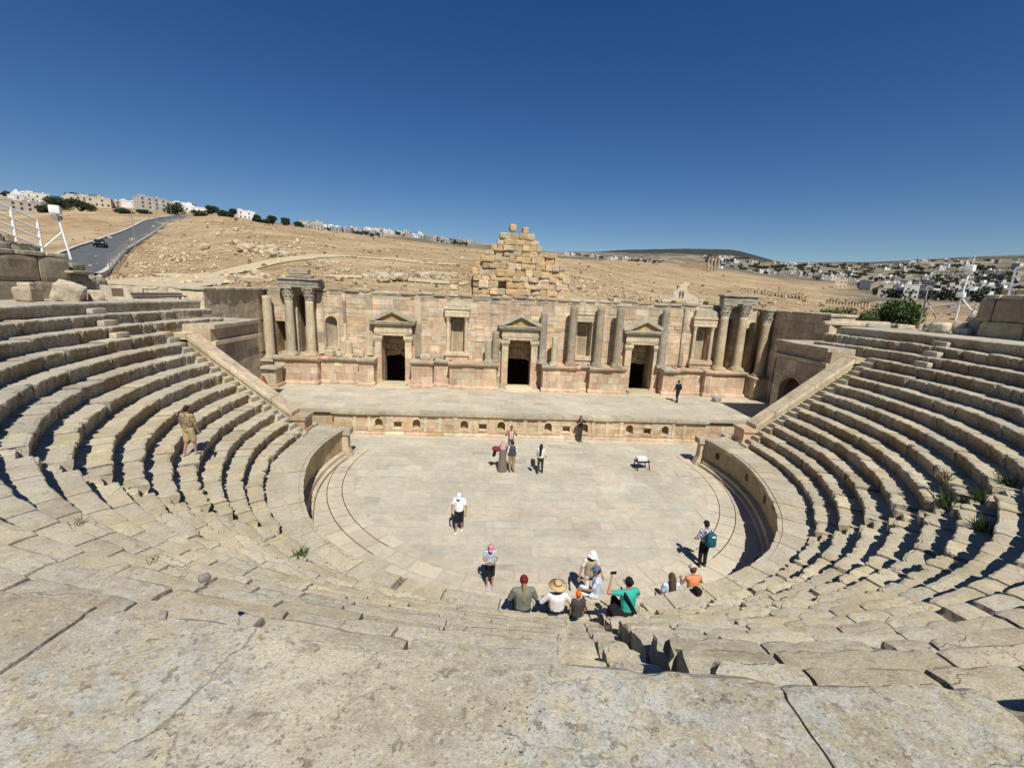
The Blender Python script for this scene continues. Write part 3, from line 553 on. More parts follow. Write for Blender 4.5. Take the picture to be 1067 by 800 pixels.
def seat_strip(R, h, t0, t1, seed, prof, lmin=.75, lmax=1.7, chip=1., gapprob=.05, base=LIME, q=.0062, lo=.012, joints=None, lev=1., riser=None, notch=None, jd=.09, front=0, jw=1., wide=0):
    """one curved course of separate worn blocks; prof = [(rho, z, edge weight, tread weight)]"""
    rnd = random.Random(seed)
    th = samples(R, h, t0, t1, q=q, lo=lo, hi=.05)
    if joints is None:
        J = []; t = t0 + rnd.uniform(.3, lmax) / R
        while t < t1 - .4 / R: J.append(t); t += rnd.uniform(lmin, lmax) / R
    else: J = [j for j in joints if t0 < j < t1]
    ex = []
    W = {}
    for j in J:
        w = rnd.uniform(.006, .016) if rnd.random() > gapprob else rnd.uniform(.03, .09)
        if wide and abs(j - wide) < 1e-6: w = .16
        w *= jw; W[j] = w; ex += [j - w * 1.6 / R, j - w / R, j + w / R, j + w * 1.6 / R, j - (w + .05) / R, j + (w + .05) / R]
    th = np.unique(np.concatenate([th, np.array([e for e in ex if t0 < e < t1])]))
    Ja = np.array(J) if J else np.array([t0 - 1.]); Wa = np.array([W[j] for j in J]) if J else np.array([.01])
    bi = np.searchsorted(Ja, th); nb = len(J) + 1
    near = np.abs(th[:, None] - Ja[None]).argmin(1)
    dj = np.abs(th - Ja[near]) * R; wj = Wa[near]
    g = np.clip(1 - (dj - wj * .9) / (wj * .7), 0, 1)            # 1 inside the joint
    off = np.array([rnd.gauss(0, .013 * lev) for _ in range(nb)]); dz = np.array([rnd.gauss(0, .012 * lev) for _ in range(nb)]); til = np.array([rnd.gauss(0, .018 * lev) for _ in range(nb)])
    mid = np.concatenate([[t0], Ja]) if J else np.array([t0]); nxt = np.concatenate([Ja, [t1]]) if J else np.array([t1])
    cen = (mid + nxt) / 2
    s = th * R
    broken = np.array([rnd.random() < .10 for _ in range(nb)])
    e = off[bi] + .022 * fbm(s * 2.1, seed * 1.3, 0, seed, 4) + chip * .035 * np.clip(fbm(s * 1.1, seed, 0, seed + 3, 4) - .12, 0, 1) + .045 * lev * np.exp(-(dj / .06) ** 2) * rnd.uniform(.5, 1) + chip * .035 * np.clip(2.2 * fbm(s * 3.6, seed * .7, 0, seed + 21, 4) + .05, 0, 1.3) + chip * .09 * np.clip(vn(s * 7.5, 0, 0, seed + 31) - .40, 0, 1)
    e = e + chip * .05 * broken[bi] * np.clip(.5 + fbm(s * 1.9, 3.3, seed, 5, 3), 0, 1)
    topz = dz[bi] + til[bi] * (th - cen[bi]) * R - .014 * lev * np.exp(-(dj / .05) ** 2)
    P = len(prof); n = len(th)
    rho = np.zeros((n, P)); zz = np.zeros((n, P))
    for p_, (r0, z0, ew, tw) in enumerate(prof):
        nz = fbm(s * 3.2, r0 * 3.2 + z0 * 3, seed, seed + 9, 4)
        rho[:, p_] = r0 + ew * e + (.02 * nz * ew if tw < .5 else 0) + (g * .07 * ew if tw < .5 else 0)
        zz[:, p_] = z0 + topz * min(1, ew + tw) + tw * (.014 * nz) - g * ((jd + .24 * (wj > .025)) if tw > .5 else 0) * (1 if r0 < TR + .05 else .3) - (.25 * np.clip(e, 0, .2) if (tw > .5 and r0 < .06) else 0)
    if notch:                                                        # hollow behind the end block
        for p_, (r0, z0, ew, tw) in enumerate(prof):
            if tw > .5 and r0 > TR - notch[1] - .02: zz[:, p_] -= .44 * (s - s[0] < notch[0])
    if front: rho = rho + front * sm_(72, 34, np.abs(np.degrees(th)))[:, None]
    Rr = R + rho; pn = np.array([rnd.gauss(0, .022) for _ in range(P)]) * np.array([1 if j < P - 2 else 0 for j in range(P)])
    T = th[:, None] + pn[None] / R * (np.exp(-(s - s[0]) / .05) + np.exp(-(s[-1] - s) / .05))[:, None]
    T = T + .05 * fbm(Rr * 2.3, (Ja[near] * 50)[:, None], 0, seed + 2, 4) / R * np.exp(-(dj / .25) ** 2)[:, None] * (rho > .1)
    X = Rr * np.sin(T); Y = -Rr * np.cos(T); Z = h + zz
    v = np.stack([X, Y, Z], -1).reshape(-1, 3)
    a = (np.arange(n - 1)[:, None] * P + np.arange(P - 1)[None]).ravel()
    f = np.stack([a, a + P, a + P + 1, a + 1], 1)
    bc = np.array([pal(base, .10, .012) for _ in range(nb)])
    jc = np.array((.20, .175, .13))
    fc = bc[bi[:-1]]; gm = np.maximum(g[:-1], g[1:]) > .6
    fc = np.where(gm[:, None], jc, fc)
    fc = np.repeat(fc, P - 1, 0)
    if riser is not None:                                           # upright faces browner, with their shade painted into the colour
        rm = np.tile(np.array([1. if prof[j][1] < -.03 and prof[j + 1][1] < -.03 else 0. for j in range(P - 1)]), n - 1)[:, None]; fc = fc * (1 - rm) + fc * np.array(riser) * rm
    fl = f.tolist()
    for i0, rev in ((0, False), (n - 1, True)):                     # end faces
        loop = list(range(i0 * P, i0 * P + P)); fl.append(loop if not rev else loop[::-1])
    fc = np.concatenate([fc, np.array([pal(base, .05)] * 2)])
    return v, fl, fc
PROF = [(TR + .16, -RI - .25, 0, 0), (.10, -RI - .25, .2, 0), (.10, -RI - .02, .2, 0), (.095, -.30, .3, 0), (.05, -.20, .6, 0), (.014, -.13, 1, 0), (0, -.06, 1, 0), (.008, -.018, 1, .2), (.03, 0, 1, 1), (.10, 0.004, .6, 1), (.22, 0.004, .2, 1), (.36, 0.0, 0, 1), (.41, 0, 0, 1), (.415, 0, 0, 1), (.55, 0, 0, 1), (TR + .16, -.004, 0, 1)]
AWD = .40                                                            # half width of the radial aisles
TA, TB = R_(-44.8), R_(46.4)
wname = [('leftmost wedge of worn limestone seating beside the left sloping parapet', 'L'), ('left centre wedge of worn limestone seating between left and middle stairs', 'CL'),
         ('right centre wedge of worn limestone seating between middle and right stairs', 'CR'), ('rightmost wedge of worn limestone seating beside the right sloping parapet', 'R')]
def wedge_range(w, R, k):
    ext = 5.3 if k >= 12 else YP - .8
    tend = PI / 2 + math.asin(ext / R)
    a = AWD / R
    return [(-tend, TA - a), (TA + a, thc(R) - a), (thc(R) + a, TB - a), (TB + a, tend)][w]
wedges = []
for w in range(4):
    root = empty('seating_wedge', wname[w][0], 'seating', (0, 0, 0), 0, 'wedges of stone seating')
    wedges.append(root)
    for k in range(1, NR):
        t0, t1 = wedge_range(w, RK(k), k)
        if w == 2: t0 += random.uniform(-.05, .10) / RK(k)
        nr = w in (1, 2) and k >= 7
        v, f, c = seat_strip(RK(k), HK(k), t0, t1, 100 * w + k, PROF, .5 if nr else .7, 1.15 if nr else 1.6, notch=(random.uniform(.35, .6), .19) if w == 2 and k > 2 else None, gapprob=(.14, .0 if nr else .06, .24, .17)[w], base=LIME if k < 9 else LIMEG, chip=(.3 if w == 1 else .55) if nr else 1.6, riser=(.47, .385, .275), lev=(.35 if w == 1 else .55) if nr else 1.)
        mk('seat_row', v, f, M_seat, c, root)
# walkway on top of row 14
WIDE = R_(-1.35)
def walkway():
    prof = [(.35, -RI - .3, 0, 0), (.10, -RI - .3, .2, 0), (.10, -RI - .02, .2, 0), (.06, -.30, .3, 0), (.03, -.18, .7, 0), (0, -.09, 1, 0), (.004, -.03, 1, .2), (.03, 0, 1, 1)]
    r = .07
    while r < 4.6: prof.append((r, .0, max(0, .6 - r * 2), 1)); r += .03 if r < 1.6 else .25
    J = []; t = R_(-106)
    rr = random.Random(5)
    while t < R_(106): J.append(t); t += rr.uniform(.9, 1.6) / 20
    J = [j for j in J if not (R_(-13.8) < j < WIDE + .03)] + [R_(-11.2), R_(-3.75), WIDE]
    J = sorted(J)
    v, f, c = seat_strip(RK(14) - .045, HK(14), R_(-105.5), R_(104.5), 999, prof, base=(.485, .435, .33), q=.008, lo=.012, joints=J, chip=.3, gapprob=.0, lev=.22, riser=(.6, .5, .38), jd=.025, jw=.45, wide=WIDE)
    o = mk('walkway', v, f, M_walk, c); tag(o, kind='structure')
walkway()
# radial stairs
for (nm, lab, cf) in (('aisle_stair', 'left radial stair of half height stone steps between seating wedges', lambda R: TA), ('aisle_stair', 'middle radial stair of worn stone steps below the photographer', thc), ('aisle_stair', 'right radial stair of half height stone steps with weeds', lambda R: TB)):
    mb = MB()
    for k in range(1, NR + 1):
        for q in (0, 1):
            R = RK(k) + q * TR / 2; z = HK(k) - RI / 2 * (1 - q)
            if k == NR and q == 1: continue
            t = cf(R); x, y = pol(R + .22, t); zz = z + random.gauss(0, .012)
            for sx in (-1, 1):
                if random.random() < .08: continue
                dx = sx * AWD / 2
                cx, cy = x + dx * math.cos(t), y + dx * math.sin(t)
                mb.rough((cx, cy, zz - .24), (AWD - .015, TR * .5 + .25, .48), t + random.gauss(0, .05), pal(LIME, .08), seed=k * 7 + q + sx, sub=5, amp=.04, pw=9, tilt=(random.gauss(0, .02), random.gauss(0, .02)))
    o = mb.build(nm, M_seat); tag(o, lab, 'stairs', 'radial stairs of the seating')
# half steps along the parapets belong to the outer wedges
for side, root in ((-1, wedges[0]), (1, wedges[3])):
    mb = MB()
    for k in range(1, 12):
        for q in (0, 1):
            R = RK(k); z = HK(k) - RI / 2 * (1 - q); x = side * (math.sqrt(R * R - (YP - .42) ** 2) + q * TR / 2 + .28)
            mb.rough((x, YP - .405 + random.gauss(0, .01), z - .25 + random.gauss(0, .008)), (.56, .775, .5), random.gauss(0, .02), pal(LIME, .07), seed=k * 2 + q + 40, sub=5, amp=.025, pw=12)
    mb.build('side_steps', M_seat, root)
    for k in range(12, 15):
        mb = MB(); R = RK(k); h = HK(k) - RI; ye = -.9 + (k - 12) * .25
        yy = ye - .42
        x = side * math.sqrt(R * R - yy * yy)
        t = math.atan2(x, -yy)
        mb.rough((x - side * .12, yy, h + RI * .25 + .01), (.36, .74, RI * .5 + .02), 0, pal(LIME, .07), seed=k + 40, sub=4, amp=.02, pw=10)
        mb.build('side_step', M_seat, root)
# ---------------------------------------------------------------- orchestra podium
pod = empty('podium_wall', 'curved stone podium wall around the orchestra with moulded coping', 'wall')
TE = PI / 2 + math.asin(2.55 / RP)
cop = [(2.0, -.30, 0, 0), (.16, -.30, 0, 0), (.16, -.22, .3, 0), (.10, -.16, .5, 0), (.04, -.13, .6, 0), (.03, -.05, .8, 0), (0, -.045, .8, 0), (0, -.006, .8, .2), (.02, 0, .6, 1), (.13, 0, .4, 1), (.14, -.035, .4, .4), (.17, -.035, .4, .4), (.18, 0, .4, 1), (.3, 0, 0, 1), (.7, 0, 0, 1), (1.2, 0, 0, 1), (1.75, 0, 0, 1)]
v, f, c = seat_strip(RP, HP, -TE, TE, 777, cop, .7, 1.5, .45, .03, (.49, .435, .315), lev=.5, front=FRONT); mk('coping', v, f, M_seat, c, pod)
def ring(name, prof, t0, t1, mat, parent, base, seg=.8, n=180):
    mb = MB(); th = np.linspace(t0, t1, n); P = len(prof)
    v = np.array([((r + FRONT * float(sm_(72, 34, abs(math.degrees(t))))) * math.sin(t), -(r + FRONT * float(sm_(72, 34, abs(math.degrees(t))))) * math.cos(t), z) for t in th for r, z in prof])
    f = [(i * P + j, (i + 1) * P + j, (i + 1) * P + j + 1, i * P + j + 1) for i in range(n - 1) for j in range(P - 1)]
    pc = [pal(base, .09) for _ in range(n)]
    cc = [pc[int(i // 3)] for i in range(n - 1) for j in range(P - 1)]
    mb.add(v, f, np.array(cc))
    return mb.build(name, mat, parent)
ring('wall', [(RP + .22, 0), (RP + .17, .05), (RP + .17, .1), (RP + .19, .14), (RP + .19, HP - .3), (RP + .3, HP - .3)], -TE, TE, M_wall, pod, (.46, .36, .22))
ring('base_step', [(10.30, 0), (10.30, .16), (10.48, .16), (10.50, .34), (RP + .2, .34)], -TE + .02, TE - .02, M_floor, pod, (.45, .38, .27))
# round openings in the podium, their dark painted on thin discs
for a in (70, 83, -76, 98, 40):
    t = R_(a); x, y = pol(RP + .185, t); mb = MB()
    pts = []
    for i in range(16):
        q = 2 * PI * i / 16; s_ = .17 * math.cos(q); zz = .95 + .2 * math.sin(q)
        pts.append((x + s_ * math.cos(t), y + s_ * math.sin(t), zz))
    # near-black disc just proud of the wall, coloured as the hole's shade
    inner = [(px + .02 * math.sin(t), py - .02 * math.cos(t), pz) for px, py, pz in pts]
    out = [(px - .012 * math.sin(t), py + .012 * math.cos(t), pz) for px, py, pz in pts]
    mb.add(out + inner, [(i, (i + 1) % 16, 16 + (i + 1) % 16, 16 + i) for i in range(16)] + [tuple(range(16))], (.03, .027, .022)); mb.build('socket_shade_disc', M_dark, pod)
for sg in (-1, 1):
    mb = MB(); x, y = sg * (RP - .22), 2.72
    mb.box(x - .28, x + .28, y - .24, y + .3, .0, .16, LIME); 
    mb.prism([(x - .42, 0.02), (x + .42, 0.02), (x + .22, .55), (x + .2, 1.2), (x + .3, 1.32), (x - .3, 1.32), (x - .2, 1.2), (x - .22, .55)], y - .2, y + .22, pal(CREAM))
    mb.box(x - .36, x + .36, y - .3, y + .32, 1.322, HP - .02, pal(LIMEG)); mb.build('end_pier', M_wall, pod)
# ---------------------------------------------------------------- sloping parapets, entrance blocks, side walls
def parapet(sg):
    side = 'left' if sg < 0 else 'right'
    root = empty('parapet_wall', f'sloping stone parapet closing the {side} end of the seating', 'wall', (0, 0, 0), 0, 'sloping parapets')
    y0, y1 = YP + .02, YP + .95
    xa, za, xb, zb = 12.75, 2.75, 17.75, 6.72
    mb = MB(); n = 14
    for i in range(n):                                               # stepped ashlar body
        u0, u1 = i / n, (i + 1) / n
        X0, X1 = xa + (xb - xa) * u0, xa + (xb - xa) * u1; Z0, Z1 = za + (zb - za) * u0, za + (zb - za) * u1
        mb.prism([(sg * X0, 0), (sg * (X1 - .004), 0), (sg * (X1 - .004), Z1 - .28), (sg * X0, Z0 - .28)][::sg], y0 + .08, y1 - .08, pal(LIME, .06))
    mb.build('wall', M_wall, root)
    mb = MB()
    for i in range(5):
        u0, u1 = i / 5, (i + 1) / 5 - .003
        X0, X1 = xa + (xb - xa) * u0, xa + (xb - xa) * u1; Z0, Z1 = za + (zb - za) * u0, za + (zb - za) * u1; dy = random.gauss(0, .012)
        sec = [(y0, -.28), (y0 - .02, -.10), (y0 - .015, -.03), (y0 + .03, .0), (y1 - .03, .0), (y1 + .015, -.03), (y1 + .02, -.10), (y1, -.28)]
        v = [(sg * X0, a + dy, Z0 + b) for a, b in sec] + [(sg * X1, a + dy, Z1 + b) for a, b in sec]; m = len(sec)
        mb.add(v, [(j, (j + 1) % m, m + (j + 1) % m, m + j) for j in range(m)] + [tuple(range(m)), tuple(range(m, 2 * m))[::-1]], pal(CREAM, .05))
    # level coping that turns onto the entrance block
    mb.box(min(sg * xb, sg * 19.3), max(sg * xb, sg * 19.3), y0 - .02, y1 + .02, zb - .28, zb + .02, pal(CREAM, .05)); mb.build('coping', M_wall, root)
    mb = MB(); a, b = sorted((sg * 12.1, sg * 12.745))
    mb.box(a, b, y0 - .02, y1 + .04, HP - .02, 2.34, pal(PINK)); mb.box(a - .08, b + .08, y0 - .1, y1 + .12, 2.342, 2.52, pal(PINK)); mb.box(a - .06, b + .06, y0 - .08, y1 + .1, HP - .015, 1.80, pal(PINK)); mb.build('end_pier', M_wall, root)
for sg in (-1, 1): parapet(sg)
def ashlar(mb, x0, x1, z0, z1, y, depth=.3, rowh=.52, bl=(.55, 1.35), holes=(), T=None, colf=wallcol, jit=.012, gap=.008, ragged=None):
    """coursed blocks on the plane y (front faces towards -y); T maps (x, y, z) to the world"""
    zs = [z0]
    while zs[-1] < z1 - rowh * .6: zs.append(zs[-1] + rowh * random.uniform(.85, 1.15))
    zs[-1] = z1
    for hx0, hx1, hz0, hz1 in holes:
        for hz in (hz0, hz1):
            if z0 < hz < z1 and min(abs(hz - q) for q in zs) > .03: zs.append(hz)
    zs = sorted(zs)
    for a, b in zip(zs[:-1], zs[1:]):
        iv = [(x0, x1)]
        for hx0, hx1, hz0, hz1 in holes:
            if hz0 < (a + b) / 2 < hz1:
                nv = []
                for p, q in iv:
                    if hx1 <= p or hx0 >= q: nv.append((p, q)); continue
                    if p < hx0: nv.append((p, hx0))
                    if q > hx1: nv.append((hx1, q))
                iv = nv
        for p, q in iv:
            xs = [p]; off = random.uniform(.2, bl[1])
            while xs[-1] + off < q - .25: xs.append(xs[-1] + off); off = random.uniform(*bl)
            xs.append(q)
            for c, d in zip(xs[:-1], xs[1:]):
                bb = b
                if ragged is not None:
                    lim = ragged((c + d) / 2)
                    if b > lim + .25: continue
                yy = y + random.gauss(0, jit); g = gap
                v = np.array([(X, Y, Z) for Z in (a + g, bb - g * .3) for Y in (yy, y + depth) for X in (c + g, d - g)])
                if T is not None: v = np.array([T(*w) for w in v])
                mb.add(v, [(4, 5, 7, 6), (0, 1, 5, 4), (0, 4, 6, 2), (1, 3, 7, 5), (0, 2, 3, 1), (2, 6, 7, 3)], colf())
def arch_fill(mb, xc, r, zs, ztop, y0, y1, col, T=None, n=12, half=None):
    """square head filled round a semicircular opening"""
    half = half or r
    for sgn in (-1, 1):
        pts = [(xc + sgn * half, zs)] + [(xc + sgn * r * math.cos(PI / 2 * i / n), zs + r * math.sin(PI / 2 * i / n)) for i in range(n + 1)] + [(xc, ztop), (xc + sgn * half, ztop)]
        if abs(half - r) < 1e-4: pts = pts[1:]
        m = len(pts)
        v = [(a, y0, b) for a, b in pts] + [(a, y1, b) for a, b in pts]
        if T is not None: v = [T(*w) for w in v]
        mb.add(v, [tuple(range(m)), tuple(range(m, 2 * m))[::-1]] + [(i, (i + 1) % m, m + (i + 1) % m, m + i) for i in range(m)], col)
def archivolt(mb, xc, r, w, zs, y0, y1, col, T=None, n=18):
    v = []
    for i in range(n + 1):
        a = PI * i / n
        for rr in (r, r + w):
            for y in (y0, y1): v.append((xc + rr * math.cos(a), y, zs + rr * math.sin(a)))
    if T is not None: v = [T(*q) for q in v]
    f = []
    for i in range(n):
        k = i * 4; f += [(k, k + 2, k + 6, k + 4), (k, k + 4, k + 5, k + 1), (k + 2, k + 3, k + 7, k + 6)]
    mb.add(v, f, col)
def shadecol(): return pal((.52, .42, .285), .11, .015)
def entrance(sg):
    side = 'left' if sg < 0 else 'right'
    root = empty('entrance_block', f'square stone entrance block above the {side} stage passage with projecting cornice', 'building', (0, 0, 0), 0, 'entrance blocks beside the stage')
    X = 17.05; ya, yb = YP + .97, 7.25; top = 7.08
    T = (lambda a, b, c: (-(X + b), a, c)) if sg < 0 else (lambda a, b, c: (X + b, a, c))
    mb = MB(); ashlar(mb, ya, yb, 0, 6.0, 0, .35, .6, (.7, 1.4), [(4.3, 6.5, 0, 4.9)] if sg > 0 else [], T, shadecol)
    if sg > 0: arch_fill(mb, 5.4, 1.1, 3.8, 4.9, .0, .3, shadecol(), T)
    # far face, back and core
    mb.box(*sorted((sg * (X + .36), sg * 21.4)), ya, 4.2, 0, 6.05, (.4, .31, .2)); mb.box(*sorted((sg * (X + .36), sg * 21.4)), 6.6, yb - .01, 0, 6.05, (.4, .31, .2)); mb.box(*sorted((sg * (X + .36), sg * 21.4)), 4.2, 6.6, 5.0, 6.04, (.4, .31, .2))
    mb.build('wall', M_wall, root)
    if sg > 0: mb = MB(); archivolt(mb, 5.4, 1.1, .2, 3.8, -.04, .2, shadecol(), T); mb.build('arch', M_wall, root)
    mb = MB()
    def strip(y0, y1, x0, x1, z0, z1, c): mb.box(*sorted((sg * x0, sg * x1)), y0, y1, z0, z1, c)
    y = ya
    while y < yb:
        y2 = min(y + random.uniform(.8, 1.3), yb + .2); strip(y + .005, y2, X - .16, 21.4, 6.052, 6.26, pal(CREAM, .06)); strip(y + .005, y2, X + .06, 21.3, 6.262, 6.92, pal((.42, .34, .23), .08)); y = y2
    y = ya
    while y < yb:
        y2 = min(y + random.uniform(.9, 1.5), yb + .25); d = random.uniform(-.05, .04)
        strip(y + .006, y2, X - .17 + d, 21.5, 6.922, 7.12 + random.gauss(0, .015), pal(LIMEG, .06)); y = y2
    mb.build('cornice', M_wall, root)
for sg in (-1, 1): entrance(sg)
# ---------------------------------------------------------------- people
SKIN = (.36, .20, .125)
def capsule(mb, p0, p1, r0, r1, fx=1., n=10, m=4, up=None):
    """closed tapered limb; fx stretches the section sideways (x)"""
    p0, p1 = Vector(p0), Vector(p1); d = p1 - p0; L = d.length; d = d / L if L > 1e-6 else Vector((0, 0, 1))
    a = Vector((1, 0, 0)) if abs(d.x) < .8 else Vector((0, 1, 0)); a = (a - d * a.dot(d)).normalized(); b = d.cross(a)
    rings = []
    for i in range(m + 1): t = PI / 2 * i / m; rings.append((-r0 * math.cos(t), r0 * math.sin(t)))
    for i in range(m + 1): t = PI / 2 * i / m; rings.append((L + r1 * math.sin(t), r1 * math.cos(t)))
    v = []
    for h, r in rings:
        for k in range(n):
            t = 2 * PI * k / n; v.append(tuple(p0 + d * h + a * (math.cos(t) * r * fx) + b * (math.sin(t) * r)))
    R = len(rings); f = [(j * n + k, j * n + (k + 1) % n, (j + 1) * n + (k + 1) % n, (j + 1) * n + k) for j in range(R - 1) for k in range(n)] + [tuple(range(n))[::-1], tuple(range((R - 1) * n, R * n))]
    mb.add(v, f)
def ell(mb, c, r, n=12, m=8):
    v = [(c[0] + r[0] * math.sin(PI * j / m) * math.cos(2 * PI * i / n), c[1] + r[1] * math.sin(PI * j / m) * math.sin(2 * PI * i / n), c[2] - r[2] * math.cos(PI * j / m)) for j in range(1, m) for i in range(n)]
    b = len(v); v += [(c[0], c[1], c[2] - r[2]), (c[0], c[1], c[2] + r[2])]
    f = [((j) * n + i, j * n + (i + 1) % n, (j + 1) * n + (i + 1) % n, (j + 1) * n + i) for j in range(m - 2) for i in range(n)] + [(b, (i + 1) % n, i) for i in range(n)] + [(b + 1, (m - 2) * n + i, (m - 2) * n + (i + 1) % n) for i in range(n)]
    mb.add(v, f)
def remesh(mb, name, mat, parent, vox=.014, extra=None):
    o = mb.build('tmp', mat); md = o.modifiers.new('r', 'REMESH'); md.mode = 'VOXEL'; md.voxel_size = vox
    s = o.modifiers.new('s', 'SMOOTH'); s.factor = .5; s.iterations = 2
    bpy.context.view_layer.update(); dg = bpy.context.evaluated_depsgraph_get(); me = bpy.data.meshes.new_from_object(o.evaluated_get(dg)); me.name = name
    old = o.data; bpy.data.objects.remove(o); bpy.data.meshes.remove(old)
    if extra is not None and extra.v:
        V = np.concatenate(extra.v); n0 = len(me.vertices); co = np.zeros(n0 * 3); me.vertices.foreach_get('co', co); fs = [tuple(p.vertices) for p in me.polygons]
        me2 = bpy.data.meshes.new(name); me2.from_pydata(co.reshape(-1, 3).tolist() + V.tolist(), [], fs + [tuple(i + n0 for i in f) for f in extra.f]); bpy.data.meshes.remove(me); me = me2
    me.materials.clear(); me.materials.append(mat); me.polygons.foreach_set('use_smooth', np.ones(len(me.polygons), bool))
    ob = bpy.data.objects.new(name, me); COL.objects.link(ob); ob.parent = parent; return ob
def person(loc, face, lab, pose='stand', H=1.75, top=(.5, .5, .5), bot=(.05, .05, .06), sleeve='short', legs='long', arms=None, hat=None, hair=None, skin=SKIN, lean=0., head_dip=0., robe=None, shoe=(.05, .045, .04), turn=0., step=.0, seat_drop=.42, build=1., extra=None, top2=None, hatcol=(.7, .7, .7), haircol=(.02, .015, .012)):
    """face: degrees of the facing direction from +Y, clockwise; arms: ((elbow, wrist) left, (elbow, wrist) right) offsets from the shoulder"""
    k = H / 1.75; root = empty('person', lab, 'person', loc, -R_(face), None)
    S = lambda x, y, z: Vector((x * k, y * k, z * k)); b = build
    sit = pose == 'sit'; base = .11 - .94 if sit else 0.
    hipz = .94 + base
    def TP(x, y, z):                                                # torso point, leaning forward about the hips
        v = Vector((x, y, z - .94)); v = Matrix.Rotation(-lean, 3, 'X') @ v; return S(v.x, v.y, v.z + hipz)
    neck, head = TP(0, .0, 1.44), TP(0, .03 + math.sin(head_dip) * .1, 1.615 - (1 - math.cos(head_dip)) * .1)
    sh = [TP(s * .175 * b, 0, 1.40) for s in (-1, 1)]; hip = [S(s * .09, 0, hipz - .02) for s in (-1, 1)]
    arms = arms or (((-.05, .02, -.28), (-.03, .08, -.52)), ((.05, .02, -.28), (.03, .08, -.52)))
    if sit: kn = [S(s * .12, .40, hipz + .02) for s in (-1, 1)]; an = [S(s * .11, .44, hipz + .02 - seat_drop) for s in (-1, 1)]
    else: kn = [S(s * .095, .03 + s * step * .5, .50) for s in (-1, 1)]; an = [S(s * .10, s * step - (.06 if s * step < 0 else 0), .09) for s in (-1, 1)]
    body = MB(); fing = MB()
    capsule(body, TP(0, 0, .98), TP(0, .01, 1.14), .115 * k * b, .115 * k * b, 1.3); capsule(body, TP(0, 0, 1.12), TP(0, 0, 1.33), .11 * k * b, .12 * k * b, 1.42); capsule(body, sh[0], sh[1], .06 * k, .06 * k)
    capsule(body, TP(0, 0, 1.38), head, .056 * k, .055 * k)
    ell(body, head, (.076 * k, .094 * k, .118 * k)); fwd = Vector((0, 1, 0)); fd = Matrix.Rotation(-head_dip - lean * .5, 3, 'X') @ fwd
    ell(body, head + fd * .085 * k + Vector((0, 0, -.012 * k)), (.016 * k, .026 * k, .026 * k)); ell(body, head + fd * .05 * k + Vector((0, 0, -.075 * k)), (.045 * k, .045 * k, .04 * k))
    for s in (-1, 1): ell(body, head + Vector((s * .078 * k, 0, -.005)), (.014 * k, .025 * k, .034 * k))
    AR = []
    for s in (0, 1):
        e = sh[s] + S(*arms[s][0]); w = sh[s] + S(*arms[s][1]); dr = (w - e).normalized(); hd = w + dr * .085 * k; AR.append((e, w, hd))
        capsule(body, sh[s], e, .048 * k * b, .038 * k * b); capsule(body, e, w, .038 * k * b, .027 * k); capsule(body, w, hd, .028 * k, .034 * k, .75)
        side = dr.cross(Vector((0, 1, 0.2)));  side = side.normalized() if side.length > .05 else Vector((1, 0, 0)); nrm = side.cross(dr)
        for q in range(4):
            o_ = side * ((q - 1.5) * .0185 * k); l = (.062, .072, .068, .054)[q] * k; a0 = hd + o_; m1 = a0 + dr * l * .6 + nrm * .006; capsule(fing, a0 - dr * .01, m1, .0095 * k, .0085 * k, n=6, m=2); capsule(fing, m1, m1 + dr * l * .45 + nrm * .016, .0085 * k, .007 * k, n=6, m=2)
        tb = w + dr * .03 * k + side * .026 * k; capsule(fing, tb, tb + dr * .035 * k + side * .022 * k, .011 * k, .010 * k, n=6, m=2); capsule(fing, tb + dr * .035 * k + side * .022 * k, tb + dr * .07 * k + side * .024 * k, .010 * k, .008 * k, n=6, m=2)
    for s in (0, 1):
        capsule(body, hip[s], kn[s], .082 * k * b, .055 * k * b); capsule(body, kn[s], an[s], .054 * k * b, .036 * k)
        capsule(body, an[s] - Vector((0, .03, .03)) * k, an[s] + S(0, .15, -.05), .035 * k, .03 * k)
    remesh(body, 'body', cloth(skin, .6, .06), root, .013, fing)
    em = MB()
    for s in (-1, 1): ell(em, head + fd * .083 * k + Vector((s * .031 * k, 0, .018 * k)), (.012 * k, .010 * k, .009 * k), 8, 5)
    em.build('eyes', cloth((.03, .02, .015), .3), root)
    # clothes
    g = MB(); r = 1.17
    if robe: 
        prof = [(.27, .04), (.25, .35), (.21, .75), (.20, 1.0), (.205, 1.25), (.17, 1.40)]
        for (ra, za), (rb, zb) in zip(prof[:-1], prof[1:]): capsule(g, TP(0, 0, za) if za > .9 else S(0, 0, za + .0 + ra * .0), TP(0, 0, zb) if zb > .9 else S(0, 0, zb), ra * .72 * k, rb * .72 * k, 1.35, 12, 3)
    else:
        capsule(g, TP(0, 0, .95 if not sit else 1.0), TP(0, .01, 1.14), .128 * k * b, .128 * k * b, 1.32); capsule(g, TP(0, 0, 1.10), TP(0, 0, 1.32), .126 * k * b, .135 * k * b, 1.42)
    capsule(g, sh[0], sh[1], .074 * k, .074 * k)
    for s in (0, 1):
        e, w, hd = AR[s]
        if sleeve == 'none': continue
        t = .62 if sleeve == 'short' else 1.; q = sh[s] + (e - sh[s]) * t; capsule(g, sh[s], q, .066 * k * b, .060 * k * b)
        if sleeve == 'long': capsule(g, e, e + (w - e) * .96, .054 * k * b, .042 * k)
    remesh(g, 'robe' if robe else 'shirt', cloth(top, .9, .12, 18) if not isinstance(top, bpy.types.Material) else top, root, .016)
